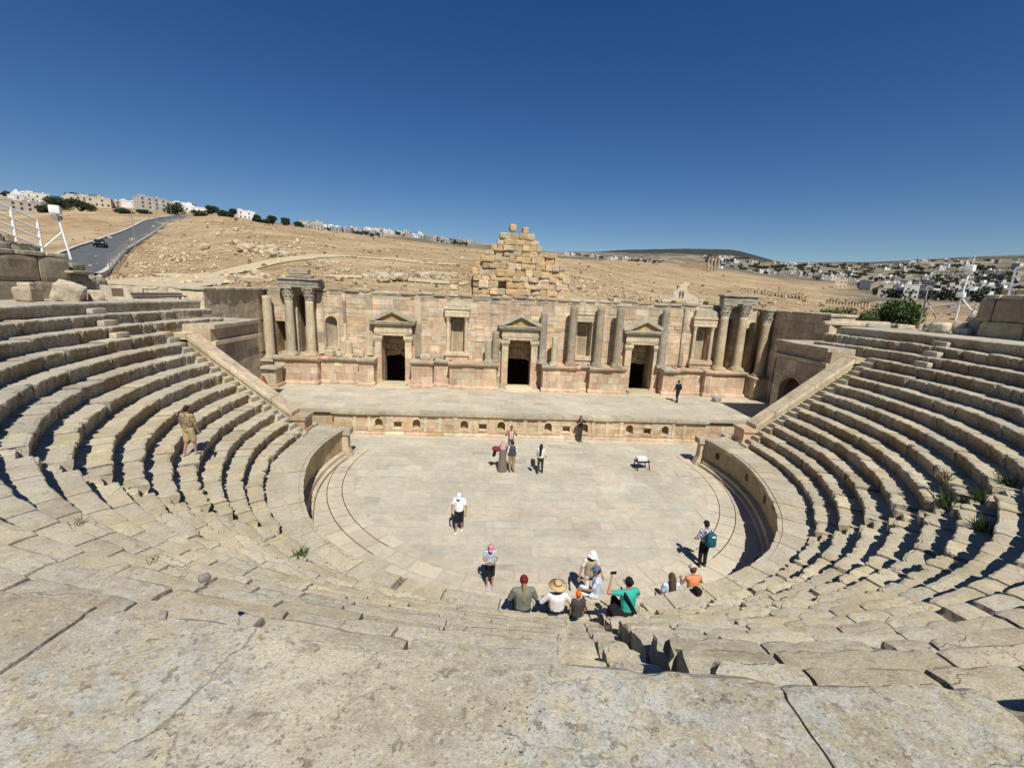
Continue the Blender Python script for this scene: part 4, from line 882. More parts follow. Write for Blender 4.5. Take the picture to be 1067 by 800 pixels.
    if not robe:
        g = MB(); capsule(g, TP(0, 0, .93), TP(0, 0, 1.02), .128 * k * b, .122 * k * b, 1.34)
        for s in (0, 1):
            if legs == 'skirt': continue
            if legs == 'long': capsule(g, hip[s], kn[s], .098 * k * b, .074 * k * b); capsule(g, kn[s], an[s] + S(0, 0, .03), .072 * k * b, .06 * k)
            else: capsule(g, hip[s], hip[s] + (kn[s] - hip[s]) * .95, .102 * k * b, .088 * k * b)
        remesh(g, 'trousers' if legs == 'long' else 'shorts', cloth(bot, .9, .12, 18), root, .016)
    if not (sit and seat_drop < .3):
        for s in (0, 1): g = MB(); capsule(g, an[s] - Vector((0, .035, .045)) * k, an[s] + S(0, .16, -.055), .042 * k, .036 * k, 1.15); remesh(g, 'shoe', cloth(shoe, .7), root, .012)
    # hair and headgear
    hm_ = cloth(haircol, .75, .3, 30)
    if hair:
        g = MB(); ell(g, head + Vector((0, -.018 * k, .022 * k)), (.088 * k, .098 * k, .112 * k))
        if hair == 'long': capsule(g, head + Vector((0, -.06, -.03)) * k, TP(0, -.13, 1.30), .085 * k, .075 * k, 1.25); 
        if hair == 'verylong': capsule(g, head + Vector((0, -.06, -.03)) * k, TP(0, -.13, 1.12), .08 * k, .05 * k, 1.35)
        if hair == 'tail': capsule(g, head + Vector((0, -.08, -.02)) * k, TP(.0, -.15, 1.22), .045 * k, .025 * k)
        if hair == 'bun': ell(g, head + Vector((0, -.10, .06)) * k, (.06 * k, .055 * k, .055 * k))
        # keep the face free
        vv = np.concatenate(g.v); off = vv - np.array(head); fdv = np.array(fd); along_ = off @ fdv; vv = vv - np.outer(np.clip(along_ - .052 * k, 0, None) * (off[:, 2] < .055 * k), fdv); g.v = [vv]
        g.build('hair', hm_, root, True)
    hc = cloth(hatcol, .85, .12, 20)
    tl = Matrix.Rotation(-(head_dip + lean * .5), 3, 'X')
    def hatpts(prof, n=18, front=None):
        m_ = MB(); v = []
        for (rr, z) in prof:
            for i in range(n):
                a = 2 * PI * i / n; e = 1.12 + (front(a, rr) if front else 0); v.append(tuple(head + tl @ Vector((rr * k * math.cos(a), (rr * math.sin(a)) * k * e, z * k))))
        R = len(prof); m_.add(v, [(j * n + i, j * n + (i + 1) % n, (j + 1) * n + (i + 1) % n, (j + 1) * n + i) for j in range(R - 1) for i in range(n)] + [tuple(range((R - 1) * n, R * n))]); return m_
    if hat == 'cap':
        c_ = hatpts([(.089, .02), (.092, .05), (.085, .10), (.055, .135), (.02, .145)]).build('cap', hc, root, True)
        m_ = MB(); v = [];
        for zz in (.035, .047):
            for i in range(9): a = PI * i / 8; v.append(tuple(head + tl @ Vector((.085 * k * math.cos(a), (.07 + .11 * math.sin(a)) * k, (zz - .018 * math.sin(a)) * k))))
        m_.add(v, [tuple(range(9)), tuple(range(9, 18))[::-1]] + [(i, i + 1, 10 + i, 9 + i) for i in range(8)]); m_.build('brim', hc, c_)
    if hat == 'brim' or hat == 'straw':
        w = .155 if hat == 'brim' else .215
        c_ = hatpts([(w, .035), (w, .043), (.10, .062), (.092, .075), (.09, .12), (.075, .152), (.03, .165)]).build('hat', hc, root, True)
        if hat == 'straw': hatpts([(.096, .064), (.097, .095), (.094, .096)]).build('hat_band', cloth((.05, .03, .02)), c_, True); hatpts([(w + .006, .034), (w + .008, .042), (w - .03, .047)]).build('brim_edge', cloth((.35, .2, .1)), c_, True)
    if hat == 'scarf':
        g = MB(); ell(g, head + Vector((0, -.01, .02)) * k, (.098 * k, .106 * k, .122 * k)); capsule(g, head + Vector((0, -.05, -.06)) * k, TP(0, -.07, 1.33), .095 * k, .115 * k, 1.5)
        vv = np.concatenate(g.v); off = vv - np.array(head); al = off @ np.array(fd); vv = vv - np.outer(np.clip(al - .06 * k, 0, None) * (off[:, 2] < .06 * k), np.array(fd)); g.v = [vv]; g.build('headscarf', hc if not isinstance(hatcol, bpy.types.Material) else hatcol, root, True)
    if hat == 'wrap':
        g = MB(); ell(g, head + Vector((0, -.015, .035)) * k, (.096 * k, .104 * k, .108 * k)); ell(g, head + Vector((0, -.07, .075)) * k, (.06 * k, .06 * k, .055 * k)); g.build('head_wrap', hc, root, True)
    return dict(root=root, TP=TP, S=S, head=head, sh=sh, AR=AR, k=k)
def patt(name, a, b, sx, sy=0., thr=.5, kind='wave', scale=20):
    m, t, bs, pos = base_mat(name, .9); tc = N(t, 'TexCoord')
    if kind == 'wave': w = N(t, 'TexWave'); w.bands_direction = 'Z'; w.inputs['Scale'].default_value = scale; w.inputs['Distortion'].default_value = .3; src = w.outputs[0]
    elif kind == 'check': w = N(t, 'TexChecker'); w.inputs['Scale'].default_value = scale; src = w.outputs[1]
    else: w = N(t, 'TexNoise'); w.inputs['Scale'].default_value = scale; w.inputs['Detail'].default_value = 2; src = w.outputs[0]
    t.links.new(tc.outputs['Object'], w.inputs['Vector']); r = N(t, 'ValToRGB'); r.color_ramp.elements[0].position = thr - .04; r.color_ramp.elements[1].position = thr + .04; r.color_ramp.elements[0].color = (*a, 1); r.color_ramp.elements[1].color = (*b, 1); t.links.new(src, r.inputs[0]); t.links.new(r.outputs[0], bs.inputs['Base Color']); return m
M_camo = patt('camouflage', (.16, .12, .06), (.36, .28, .16), 0, kind='noise', scale=16); M_plaid = patt('plaid', (.06, .09, .15), (.55, .58, .60), 0, kind='check', scale=14); M_keff = patt('red_check', (.45, .05, .05), (.75, .70, .66), 0, kind='check', scale=26); M_strp = patt('striped', (.10, .16, .30), (.68, .70, .72), 0, kind='wave', scale=9); M_pale = patt('speckled_blouse', (.60, .58, .54), (.74, .72, .69), 0, kind='noise', scale=30)
BK = (.012, .012, .014)
FR = lambda el, wr: (el, wr)
both = lambda e, w: (((-e[0], e[1], e[2]), (-w[0], w[1], w[2])), (e, w))
def item(name, lab, cat, loc, fn, mat, rz=0.):
    root = empty(name, lab, cat, loc, rz); mb = MB(); fn(mb); mb.build('body', mat, root); return root
# musicians in front of the stage
p = person((-1.48, .98, 0), 6, 'person in a long brown robe and red checked headscarf holding a red bagpipe', robe=True, top=(.17, .135, .105), sleeve='long', arms=(((-.13, .12, -.22), (-.22, .3, -.16)), ((.08, .14, -.24), (-.04, .32, -.18))), hat='scarf', hatcol=(.5, .3, .28)); 
p['root'].children[-1].data.materials[0] = M_keff
r = empty('bagpipe', 'dark red bagpipe with a black hanging bag held beside the brown robed person', 'bagpipe', (-1.84, 1.2, 1.2), R_(-16)); mb = MB(); ell(mb, (0, 0, .0), (.24, .17, .15)); mb.build('bag', cloth((.22, .03, .03)), r, True); mb = MB(); mb.rough((-.08, 0, -.26), (.2, .14, .42), 0, sub=4, amp=.03, pw=4, tilt=(0, .25)); mb.build('cover', cloth(BK), r); mb = MB(); mb.tube((.2, .05, .08), (.42, .2, .24), .02); mb.build('pipe', cloth((.09, .05, .02)), r)
p = person((-.97, .94, 0), -4, 'person in dark grey vest, white sleeves, dark cap and khaki trousers seen from behind', top=(.60, .60, .60), sleeve='long', bot=(.30, .23, .125), arms=both((.06, .02, -.28), (.02, .16, -.5)), hat='cap', hatcol=(.03, .035, .06), hair='short', H=1.76)
g = MB(); TP = p['TP']; capsule(g, TP(0, 0, .99), TP(0, 0, 1.12), .145, .142, 1.35); capsule(g, TP(0, 0, 1.12), TP(0, 0, 1.32), .142, .148, 1.4); capsule(g, TP(-.13, 0, 1.40), TP(.13, 0, 1.40), .082, .082); remesh(g, 'vest', cloth((.055, .057, .062)), p['root'], .016)
p = person((-.92, 3.6, 0), 178, 'person in khaki shirt with a red and white scarf over the chest facing the seats', top=(.26, .20, .11), sleeve='long', bot=(.20, .15, .09), arms=both((.14, .06, -.24), (.08, .26, -.12)), hat='cap', hatcol=(.16, .06, .05), hair='short', H=1.78)
g = MB(); TP = p['TP']; capsule(g, TP(-.04, .14, 1.02), TP(-.05, .13, 1.36), .06, .07, 1.2); capsule(g, TP(.05, .14, .98), TP(.05, .13, 1.36), .06, .07, 1.2); g.build('scarf', M_keff, p['root'], True)
p = person((.56, .83, 0), 20, 'person with very long black hair, white patterned shirt and dark trousers', top=M_pale, sleeve='long', bot=(.035, .04, .028), hair='verylong', H=1.68, step=.08, arms=both((.07, .06, -.27), (.06, .20, -.42)))
item('shoulder_bag', 'dark olive bag carried low on the left by the long haired person', 'bag', (.16, .9, .62), lambda mb: mb.rough((0, 0, 0), (.2, .3, .32), .3, sub=4, amp=.02, pw=5), cloth((.03, .032, .025)))
p = person((3.76, 6.12, 0), 150, 'person all in dark clothes with raised arms standing against the stage front', top=(.022, .022, .027), sleeve='short', bot=(.045, .047, .05), arms=both((.16, .10, -.16), (.04, .28, .05)), hair='short', H=1.78)
item('camera', 'small black camera held up by the dark dressed person at the stage front', 'camera', (3.88, 5.78, 1.50), lambda mb: (mb.box(-.07, .07, -.03, .03, -.05, .05), mb.tube((0, -.03, 0), (0, -.1, 0), .032)), cloth(BK, .4))
person((12.37, 11.32, ST), -12, 'person in black walking on the stage near the right doorway', top=BK, sleeve='long', bot=(.02, .022, .03), hair='short', H=1.75, step=.14, arms=both((.09, -.02, -.27), (.1, .12, -.46)))
person((-3.36, -5.1, 0), 184, 'person in white t-shirt, white cap and black shorts walking and looking down', top=(.78, .78, .80), bot=BK, legs='short', hat='cap', hatcol=(.74, .74, .76), hair='short', head_dip=.55, H=1.76, shoe=(.72, .7, .68), step=.1, arms=both((.09, .01, -.28), (.08, .09, -.52)), build=1.06)
item('phone', 'small dark phone in the hand of the white capped walking person', 'phone', (-3.60, -5.28, .82), lambda mb: mb.rough((0, 0, 0), (.075, .012, .15), 0, sub=3, amp=0, pw=12), cloth(BK, .3))
person((-2.11, -8.4, 0), 176, 'person in pink cap, striped top and black shorts reading a white paper', top=M_strp, bot=BK, legs='short', hat='cap', hatcol=(.62, .22, .26), hair='long', haircol=(.03, .02, .015), head_dip=.6, H=1.62, shoe=(.40, .34, .46), arms=both((.08, .06, -.25), (-.03, .25, -.26)), build=.95)
item('paper', 'white folded paper held by the person in the pink cap', 'paper', (-2.14, -8.76, 1.10), lambda mb: mb.add([(-.13, -.02, -.02), (.0, 0, 0), (.13, -.03, -.03), (-.13, -.12, .14), (0, -.1, .16), (.13, -.13, .13), (-.13, -.03, -.025), (.0, -.01, -.005), (.13, -.04, -.035), (-.13, -.13, .135), (0, -.11, .155), (.13, -.14, .125)], [(0, 1, 4, 3), (1, 2, 5, 4), (6, 9, 10, 7), (7, 10, 11, 8), (0, 3, 9, 6), (2, 8, 11, 5), (0, 6, 7, 1), (1, 7, 8, 2), (3, 4, 10, 9), (4, 5, 11, 10)]), cloth((.75, .75, .74)), R_(0))
p = person((5.65, -7.2, 0), -8, 'person with black cap, plaid shirt and teal backpack standing on the orchestra floor', top=M_plaid, sleeve='long', bot=BK, hat='cap', hatcol=BK, hair='short', H=1.80, arms=both((.10, .04, -.27), (.04, .22, -.40)), build=1.05, head_dip=.25)
r = empty('backpack', 'teal backpack with a white patch worn by the plaid shirted person', 'backpack', (5.65, -7.2, 0), R_(8)); mb = MB(); mb.rough((0, -.27, 1.24), (.36, .22, .54), 0, sub=6, amp=.015, pw=4.5); mb.build('pack', cloth((.012, .09, .125)), r, True); mb = MB(); mb.rough((0, -.385, 1.14), (.27, .07, .24), 0, sub=5, amp=.01, pw=5); mb.build('pocket', cloth((.012, .08, .11)), r, True); mb = MB(); mb.rough((.03, -.375, 1.40), (.15, .03, .06), 0, sub=3, amp=0, pw=6); mb.build('patch', cloth((.7, .7, .7)), r)
for s in (-1, 1): mb = MB(); mb.tube((s * .12, -.16, 1.46), (s * .12, .10, 1.47), .022); mb.tube((s * .12, .10, 1.47), (s * .13, .13, 1.1), .022); mb.build('strap', cloth((.012, .07, .1)), r)
p = person((1.05, -8.95, 0), 172, 'person in white sun hat and beige vest walking on the floor behind the seated group', top=(.66, .62, .54), sleeve='short', bot=(.62, .60, .56), hat='brim', hatcol=(.78, .78, .77), hair='short', head_dip=.35, H=1.74, step=.08, arms=both((.13, .0, -.27), (.2, .08, -.5)))
g = MB(); TP = p['TP']; capsule(g, TP(0, 0, .97), TP(0, 0, 1.12), .148, .142, 1.36); capsule(g, TP(0, 0, 1.12), TP(0, 0, 1.32), .142, .148, 1.42); capsule(g, TP(-.13, 0, 1.40), TP(.13, 0, 1.40), .082, .082); remesh(g, 'vest', cloth((.36, .29, .19)), p['root'], .016)
# people sitting on the lowest rows below the photographer
Z1 = H1; 
person((-1.36, -11.98, Z1), -3, 'seated person in grey green shirt with a dark red head wrap and fair ponytail', 'sit', top=(.17, .18, .15), bot=(.03, .035, .05), sleeve='long', hat='wrap', hatcol=(.16, .015, .018), hair='tail', haircol=(.28, .18, .09), arms=both((.10, .06, -.24), (.05, .28, -.30)), H=1.90, build=1.08)
p = person((-.56, -12.08, Z1), 2, 'seated person in wide straw hat and white long sleeved blouse', 'sit', top=M_pale, bot=(.06, .06, .07), sleeve='long', hat='straw', hatcol=(.52, .37, .20), hair='short', arms=both((.17, .05, -.22), (.13, .26, -.30)), H=1.72, build=1.12)
g = MB(); capsule(g, p['TP'](0, 0, 1.0), p['TP'](0, 0, 1.035), .137 * 1.12, .137 * 1.12, 1.36, 14, 1); g.build('belt', cloth(BK), p['root'])
person((-.06, -12.1, Z1), 4, 'seated child in bright orange cap and dark grey shirt', 'sit', top=(.055, .05, .05), bot=(.05, .05, .06), hat='wrap', hatcol=(.80, .14, .012), hair='short', H=1.32)
person((.70, -10.95, HP), -75, 'seated person in blue grey cap and pale blue shirt turned to the left', 'sit', top=(.50, .57, .66), bot=(.55, .55, .56), sleeve='short', hat='cap', hatcol=(.10, .14, .22), hair='short', H=1.72, arms=both((.08, .12, -.22), (.03, .34, -.26)), head_dip=.1)
p = person((.95, -12.62, HK(2)), -12, 'seated person in turquoise shirt with black sling taking a picture with raised arm', 'sit', top=(.035, .36, .29), bot=(.022, .022, .025), sleeve='short', legs='long', hair='bun', haircol=BK, H=1.80, arms=(((-.28, .06, .0), (-.14, .24, .16)), ((.16, .12, -.2), (.02, .34, -.1))), lean=.05)
mb = MB(); mb.tube(p['TP'](-.14, -.17, 1.42), p['TP'](.10, -.19, 1.0), .026); mb.tube(p['TP'](-.14, -.17, 1.42), p['TP'](-.12, .12, 1.43), .026); mb.build('sling', cloth(BK), p['root'])
hd = p['root'].location; w_ = Matrix.Rotation(R_(12), 3, 'Z') @ p['AR'][0][2]
item('phone', 'black phone held up in the raised hand of the turquoise shirted person', 'phone', (hd.x + w_.x + .04, hd.y + w_.y + .04, hd.z + w_.z + .06), lambda mb: mb.rough((0, 0, 0), (.16, .012, .08), R_(10), sub=3, amp=0, pw=12), cloth(BK, .3))
item('sling_bag', 'black bag lying left of the turquoise shirted person', 'bag', (.62, -12.75, HK(2) + .16), lambda mb: mb.rough((0, 0, 0), (.3, .36, .34), .3, sub=5, amp=.04, pw=4), cloth(BK))
person((1.42, -11.75, HP), 12, 'seated dark haired person in pale green top right of the turquoise shirt', 'sit', top=(.36, .40, .30), bot=BK, sleeve='none', hair='bun', haircol=BK, H=1.66, arms=both((.08, .10, -.22), (.02, .3, -.2)))
person((2.98, -10.44, .16), 0, 'person with long brown curly hair and light blue top seen over the orchestra rim', 'stand', top=(.45, .55, .68), bot=(.1, .12, .2), sleeve='short', hair='long', haircol=(.075, .04, .02), H=1.86)
person((3.80, -10.16, .16), -6, 'person in pale pink cap with bare shoulders and orange top seen over the orchestra rim', 'stand', top=(.55, .22, .10), bot=(.04, .04, .05), sleeve='none', hat='cap', hatcol=(.70, .42, .44), hair='short', haircol=(.1, .05, .03), H=1.84, lean=.15, head_dip=.2, arms=both((.13, .06, -.2), (.03, .26, -.22)))
item('shoulder_bag', 'small black bag beside the person in the pale pink cap', 'bag', (3.52, -10.85, HP + .12), lambda mb: mb.rough((0, 0, 0), (.18, .26, .22), .3, sub=5, amp=.02, pw=4), cloth(BK))
person((-12.72, -6.1, HK(4)), 12, 'person in camouflage t-shirt and khaki shorts standing on the left seat rows', top=M_camo, bot=(.42, .34, .19), legs='short', hair='short', H=1.80, step=.10, arms=both((.10, .0, -.28), (.09, .08, -.52)), build=1.08, shoe=(.35, .33, .3))
person((-19.3, 11.9, ST + .02), 200, 'person in red top half hidden behind the left parapet below the plain column', 'sit', top=(.35, .03, .04), bot=BK, hair='short', H=1.7)
for i, (px, py, c1, c2, lab) in enumerate(((708.0, 311.5, (.10, .12, .22), (.05, .05, .07), 'distant person in blue walking up the pale path'), (711.0, 311.8, (.3, .1, .1), (.04, .04, .05), 'distant person in dark red walking on the pale path beside another'), (705.5, 303, (.05, .05, .06), (.04, .04, .05), 'tiny dark person farther up the pale path'))):
    x, y = hit(px, py, 45, 400); person((x, y, float(tz(x, y)) + .15), 10, lab, top=c1, bot=c2, hair='short', step=.15)
# ---------------------------------------------------------------- orchestra floor and stage
def paving(name, poly_in, z, x0, x1, y0, y1, rowh, bl, base, seed):
    rnd = random.Random(seed); mb = MB(); y = y0
    mb.box(x0, x1, y0, y1, z - .2, z - .007, (.40, .36, .28))
    while y < y1:
        h = rnd.uniform(*rowh); x = x0 + rnd.uniform(-1, 0)
        while x < x1:
            w = rnd.uniform(*bl)
            a, b, c, d = max(x, x0) + .008, min(x + w, x1) - .006, y + .007, min(y + h, y1) - .006
            cx, cy = (a + b) / 2, (c + d) / 2
            if b - a > .1 and poly_in(cx, cy):
                j = lambda: rnd.gauss(0, .006)
                zz = z + rnd.gauss(0, .0025); k = 1 + rnd.gauss(0, .05) + (.10 if rnd.random() < .05 else 0) - (.12 if rnd.random() < .05 else 0)
                wr = rnd.gauss(0, .02)
                mb.add([(a + j(), c + j(), zz), (b + j(), c + j(), zz), (b + j(), d + j(), zz), (a + j(), d + j(), zz)], [(0, 1, 2, 3)], (base[0] * k * (1 + wr), base[1] * k, base[2] * k * (1 - wr)))
            x += w
        y += h
    o = mb.build(name, M_floor); tag(o, kind='structure'); return o
CY = 1.4
paving('orchestra_floor', lambda x, y: math.hypot(x, y - CY) < 9.3 or (y > 3.2 and abs(x) < 13.5), 0, -14, 14, -11, 6.45, (.45, .9), (.5, 1.5), (.445, .405, .315), 3)
def ringfloor():
    mb = MB(); rnd = random.Random(4)
    for r0, r1 in ((9.08, 9.585), (9.625, 10.245), (10.285, 11.1)):
        a = -R_(104)
        while a < R_(104):
            d = rnd.uniform(.7, 1.3) / r1; k = 1 + rnd.gauss(0, .05); n = 5; z = .004 + rnd.gauss(0, .0012)
            A = [a + .004 + (d - .008) * i / n for i in range(n + 1)]
            v = [(r0 * math.sin(t), CY - r0 * math.cos(t), z) for t in A] + [(r1 * math.sin(t), CY - r1 * math.cos(t), z) for t in A]
            mb.add(v, [(i, i + 1, n + 2 + i, n + 1 + i) for i in range(n)], (.46 * k, .405 * k, .31 * k)); a += d
    o = mb.build('orchestra_border', M_floor); tag(o, kind='structure')
    mb = MB(); th = np.linspace(R_(38), R_(104), 60)              # the two cut grooves, drawn as flat dark strips
    for r0, r1, sg in ((9.585, 9.625, 1), (10.245, 10.285, 1), (9.585, 9.625, -1), (10.245, 10.285, -1)):
        v = [(sg * r * math.sin(t), CY - r * math.cos(t), .0045) for t in th for r in (r0, r1)]
        mb.add(v, [(2 * i, 2 * i + 2, 2 * i + 3, 2 * i + 1) for i in range(len(th) - 1)], (.07, .058, .045))
    o = mb.build('floor_groove', M_floor); tag(o, kind='structure')
ringfloor()
ST = 1.595; PY = 6.5; WY = 15.0
paving('stage_floor', lambda x, y: abs(x) < 16.9 or y > 7.4, ST, -20.4, 20.5, PY + .12, 15.2, (.5, 1.0), (.6, 1.8), (.455, .41, .315), 8)
stage = empty('stage_front', 'low stage front with a row of arched and square niches and a moulded cornice', 'stage')
mb = MB(); holes = []; NI = []
for g in (-8.2, -2.65, 2.9, 8.4):
    for i, dx in enumerate((-1.22, 0, 1.22)):
        cx = g + dx; arch = i != 1; NI.append((cx, arch)); holes.append((cx - .25, cx + .25, .50, 1.10 if arch else .92))
colp = lambda: pal(PINK if random.random() < .4 else CREAM if random.random() < .7 else OCH, .08)
ashlar(mb, -12.3, 12.4, .26, 1.3, PY, .45, .52, (.5, 1.2), holes, None, colp, .008)
for cx, arch in NI:
    if arch: arch_fill(mb, cx, .25, .85, 1.10, PY + .003, PY + .4, colp())
mb.box(-12.3, 12.4, PY + .46, PY + .6, 0, ST - .21, (.3, .24, .16))
ashlar(mb, -16.8, -12.31, 0, ST - .21, PY + .35, .4, .6, (.6, 1.1), (), None, colp, .01); ashlar(mb, 12.41, 16.8, 0, ST - .21, PY + .35, .4, .6, (.6, 1.1), (), None, colp, .01)
mb.build('front_wall', M_wall, stage)
mb = MB(); x = -12.36
while x < 12.4:
    x2 = min(x + random.uniform(.9, 1.6), 12.45); mb.prism([(PY - .06, 0), (PY - .06, .12), (PY - .02, .2), (PY + .1, .26), (PY + .1, 0)], x + .004, x2, colp(), 'x'); x = x2
mb.build('base_moulding', M_wall, stage)
mb = MB(); x = -12.4
while x < 12.4:
    x2 = min(x + random.uniform(1.0, 1.9), 12.5); e = random.gauss(0, .012)
    brk = any(abs((x + x2) / 2 - g) < 1.9 for g in (-8.2, -2.65, 2.9, 8.4)); pj = .0 if brk else .08
    mb.prism([(PY - .04 - pj, 1.302), (PY - .14 - pj + e, 1.40), (PY - .15 - pj + e, ST + .0), (PY + .45, ST + .008), (PY + .45, 1.302)], x + .005, x2, pal(LIMEG, .08), 'x'); x = x2
mb.box(-16.8, -12.41, PY + .22, PY + .8, ST - .205, ST - .005, pal(PINK)); mb.box(12.51, 16.8, PY + .22, PY + .8, ST - .205, ST - .005, pal(PINK))
mb.build('cornice', M_wall, stage)
for g in (-10.95, -5.45, .15, 5.65, 10.95, -10.0, -6.4, -4.45, -.85, 1.1, 4.7, 6.6, 10.2):
    mb = MB(); mb.box(g - .1, g + .1, PY - .045, PY + .05, .262, 1.18, pal(CREAM, .08)); mb.box(g - .14, g + .14, PY - .06, PY + .05, 1.182, 1.298, pal(CREAM, .08)); mb.build('pilaster', M_wall, stage)
for cx, arch in NI:
    mb = MB(); h = 1.10 if arch else .92; d = PY + .38
    bk = MB(); bk.add([(cx - .26, d, .49), (cx + .26, d, .49), (cx + .26, d, h + .01), (cx - .26, d, h + .01)], [(0, 1, 2, 3)], pal((.36, .27, .16), .1))
    for sx in (-1, 1): mb.box(*sorted((cx + sx * .252, cx + sx * .31)), PY - .035, PY + .03, .46, .86, pal(CREAM, .06))
    mb.box(cx - .34, cx + .34, PY - .05, PY + .03, .40, .458, pal(CREAM, .06))
    if arch: archivolt(mb, cx, .252, .06, .862, PY - .035, PY + .03, pal(CREAM, .06), n=10)
    else:
        mb.box(cx - .33, cx + .33, PY - .045, PY + .03, .922, .985, pal(CREAM, .06)); mb.prism([(cx - .36, .987), (cx + .36, .987), (cx, 1.15)], PY - .045, PY + .03, pal(CREAM, .06))
    nb = mb.build('niche', M_wall, stage); bk.build('recess', M_wall, nb)
for sg in (-1, 1):
    mb = MB(); cx = sg * 12.72
    for i in range(3): mb.rough((sg * (13.0 - .32 * i), 4.9, .26 + (.30 * (2 - i)) / 1), (.36, .85, .52 + .0 * i), 0, pal(LIME, .06), seed=i + 5, sub=4, amp=.015, pw=12)
    o = mb.build('side_stair', M_seat); tag(o, f'three short stone steps between the {"left" if sg < 0 else "right"} parapet foot and the stage front', 'stairs', 'short steps at the stage ends')
# ---------------------------------------------------------------- stage wall
sw = empty('stage_wall', 'tall ruined ashlar stage wall with three pedimented doorways and niches', 'building')
XL, XR, WT = -20.0, 20.0, 8.98
doors = (-10.2, .12, 10.45)
DW, DT = .98, 5.62
holes = [(d - DW, d + DW, 0, DT) for d in doors]
nich = [(-15.2, 'arch'), (-5.07, 'aed'), (5.38, 'aed'), (15.5, 'aed')]
for nx, k in nich:
    holes.append((nx - .47, nx + .47, 4.45, 6.95) if k == 'arch' else (nx - .55, nx + .55, 4.45, 7.62))
RECESS = [(-17.85, -16.9, 3.9, 8.5), (-19.6, -18.7, 3.9, 6.4), (17.15, 18.1, 3.9, 8.0), (18.85, 19.7, 3.9, 7.3)]
holes += RECESS
mb = MB()
def rag(x): return WT + .10 * math.sin(x * 1.3) + (.06 if int(x * 1.1) % 3 else -.05)
ashlar(mb, XL, XR, WT - .5, WT, WY, .55, .25, (.5, 1.4), [h for h in holes if h[3] > WT - .5], None, lambda: pal((.36, .31, .22) if random.random() < .45 else (.56, .45, .31), .12), .014, .006)
ashlar(mb, XL, XR, ST - .1, WT - .5, WY, .55, .50, (.5, 1.25), holes, None, wallcol, .014, .006)
for nx, k in nich:
    if k == 'arch': arch_fill(mb, nx, .47, 6.48, 6.95, WY + .004, WY + .5, wallcol())
# core behind with the same openings
def core(x0, x1, z0, z1): mb.box(x0, x1, WY + .56, WY + 1.5, z0, z1, pal((.42, .33, .21), .06))
xs = [XL] + [v for d in doors for v in (d - DW, d + DW)] + [XR]
for a, b in zip(xs[::2], xs[1::2]): core(max(a, XL + 3.2), min(b, XR - 2.9), 0, DT)
mb.box(XL, XL + 3.19, WY + 1.35, WY + 1.5, 0, DT, (.36, .28, .17)); mb.box(XR - 2.89, XR, WY + 1.35, WY + 1.5, 0, DT, (.36, .28, .17))
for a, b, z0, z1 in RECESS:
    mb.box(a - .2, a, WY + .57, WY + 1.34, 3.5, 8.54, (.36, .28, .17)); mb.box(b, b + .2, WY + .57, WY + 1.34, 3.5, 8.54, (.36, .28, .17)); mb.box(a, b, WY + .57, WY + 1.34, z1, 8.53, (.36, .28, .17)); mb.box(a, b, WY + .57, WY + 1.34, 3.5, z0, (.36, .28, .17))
mb.box(XL + 3.2, XR - 2.9, WY + .561, WY + 1.5, DT + .002, WT - .03, (.42, .33, .21))
mb.box(XL, XL + 3.198, WY + 1.35, WY + 1.5, DT + .002, WT - .03, (.36, .28, .17)); mb.box(XR - 2.898, XR, WY + 1.35, WY + 1.5, DT + .002, WT - .03, (.36, .28, .17)); mb.box(XL, XR, WY + .56, WY + 1.34, 8.55, WT - .04, (.36, .28, .17))
x = XL
while x < XR:                                                       # broken coping
    x2 = min(x + random.uniform(.7, 1.6), XR)
    mb.rough(((x + x2) / 2, WY + .72, WT + .02 + random.gauss(0, .03)), (x2 - x - .012, 1.62 + random.gauss(0, .05), .2), 0, pal(GREY if random.random() < .45 else LIMEG, .12), seed=int(x * 10) % 97, sub=4, amp=.04, pw=12)
    x = x2
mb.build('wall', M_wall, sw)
for px_, w_ in ((-16.0, .5), (-12.15, .5), (-8.25, .5), (-14.1, .22), (13.9, .35), (17.3, .3)):
    mb = MB(); zb = 3.9
    ashlar(mb, px_ - w_ / 2, px_ + w_ / 2, zb, 8.8, WY - .16, .155, .9, (1, 2), (), None, lambda: pal(GREY if random.random() < .3 else CREAM, .1), .006); mb.build('pilaster', M_wall, sw)
# podium in front of the wall, broken forward under the columns
def podium(x0, x1, yf, ztop=3.78):
    mb = MB(); ashlar(mb, x0, x1, ST + .34, ztop - .34, yf, .4, .55, (.5, 1.0), (), None, lambda: pal(PINK if random.random() < .7 else CREAM, .08), .008)
    mb.box(x0 + .01, x1 - .01, yf + .05, WY - .02, ST, ztop - .34, pal(PINK, .05))
    x = x0 - .1
    while x < x1 + .1:
        x2 = min(x + random.uniform(.6, 1.3), x1 + .1); e = random.gauss(0, .025)
        mb.prism([(yf - .16 + e, ST), (yf - .16 + e, ST + .16), (yf - .08, ST + .25), (yf, ST + .338), (yf + .3, ST + .338), (yf + .3, ST)], x + .005, x2, pal(PINK, .08), 'x')
        mb.prism([(yf, ztop - .338), (yf - .08, ztop - .24), (yf - .25 + e, ztop - .15), (yf - .27 + e, ztop - .01), (yf - .1, ztop), (WY - .02, ztop), (WY - .02, ztop - .338)], x + .006, x2, pal(PINK if random.random() < .5 else LIMEG, .09), 'x')
        x = x2
    return mb.build('podium', M_wall, sw)
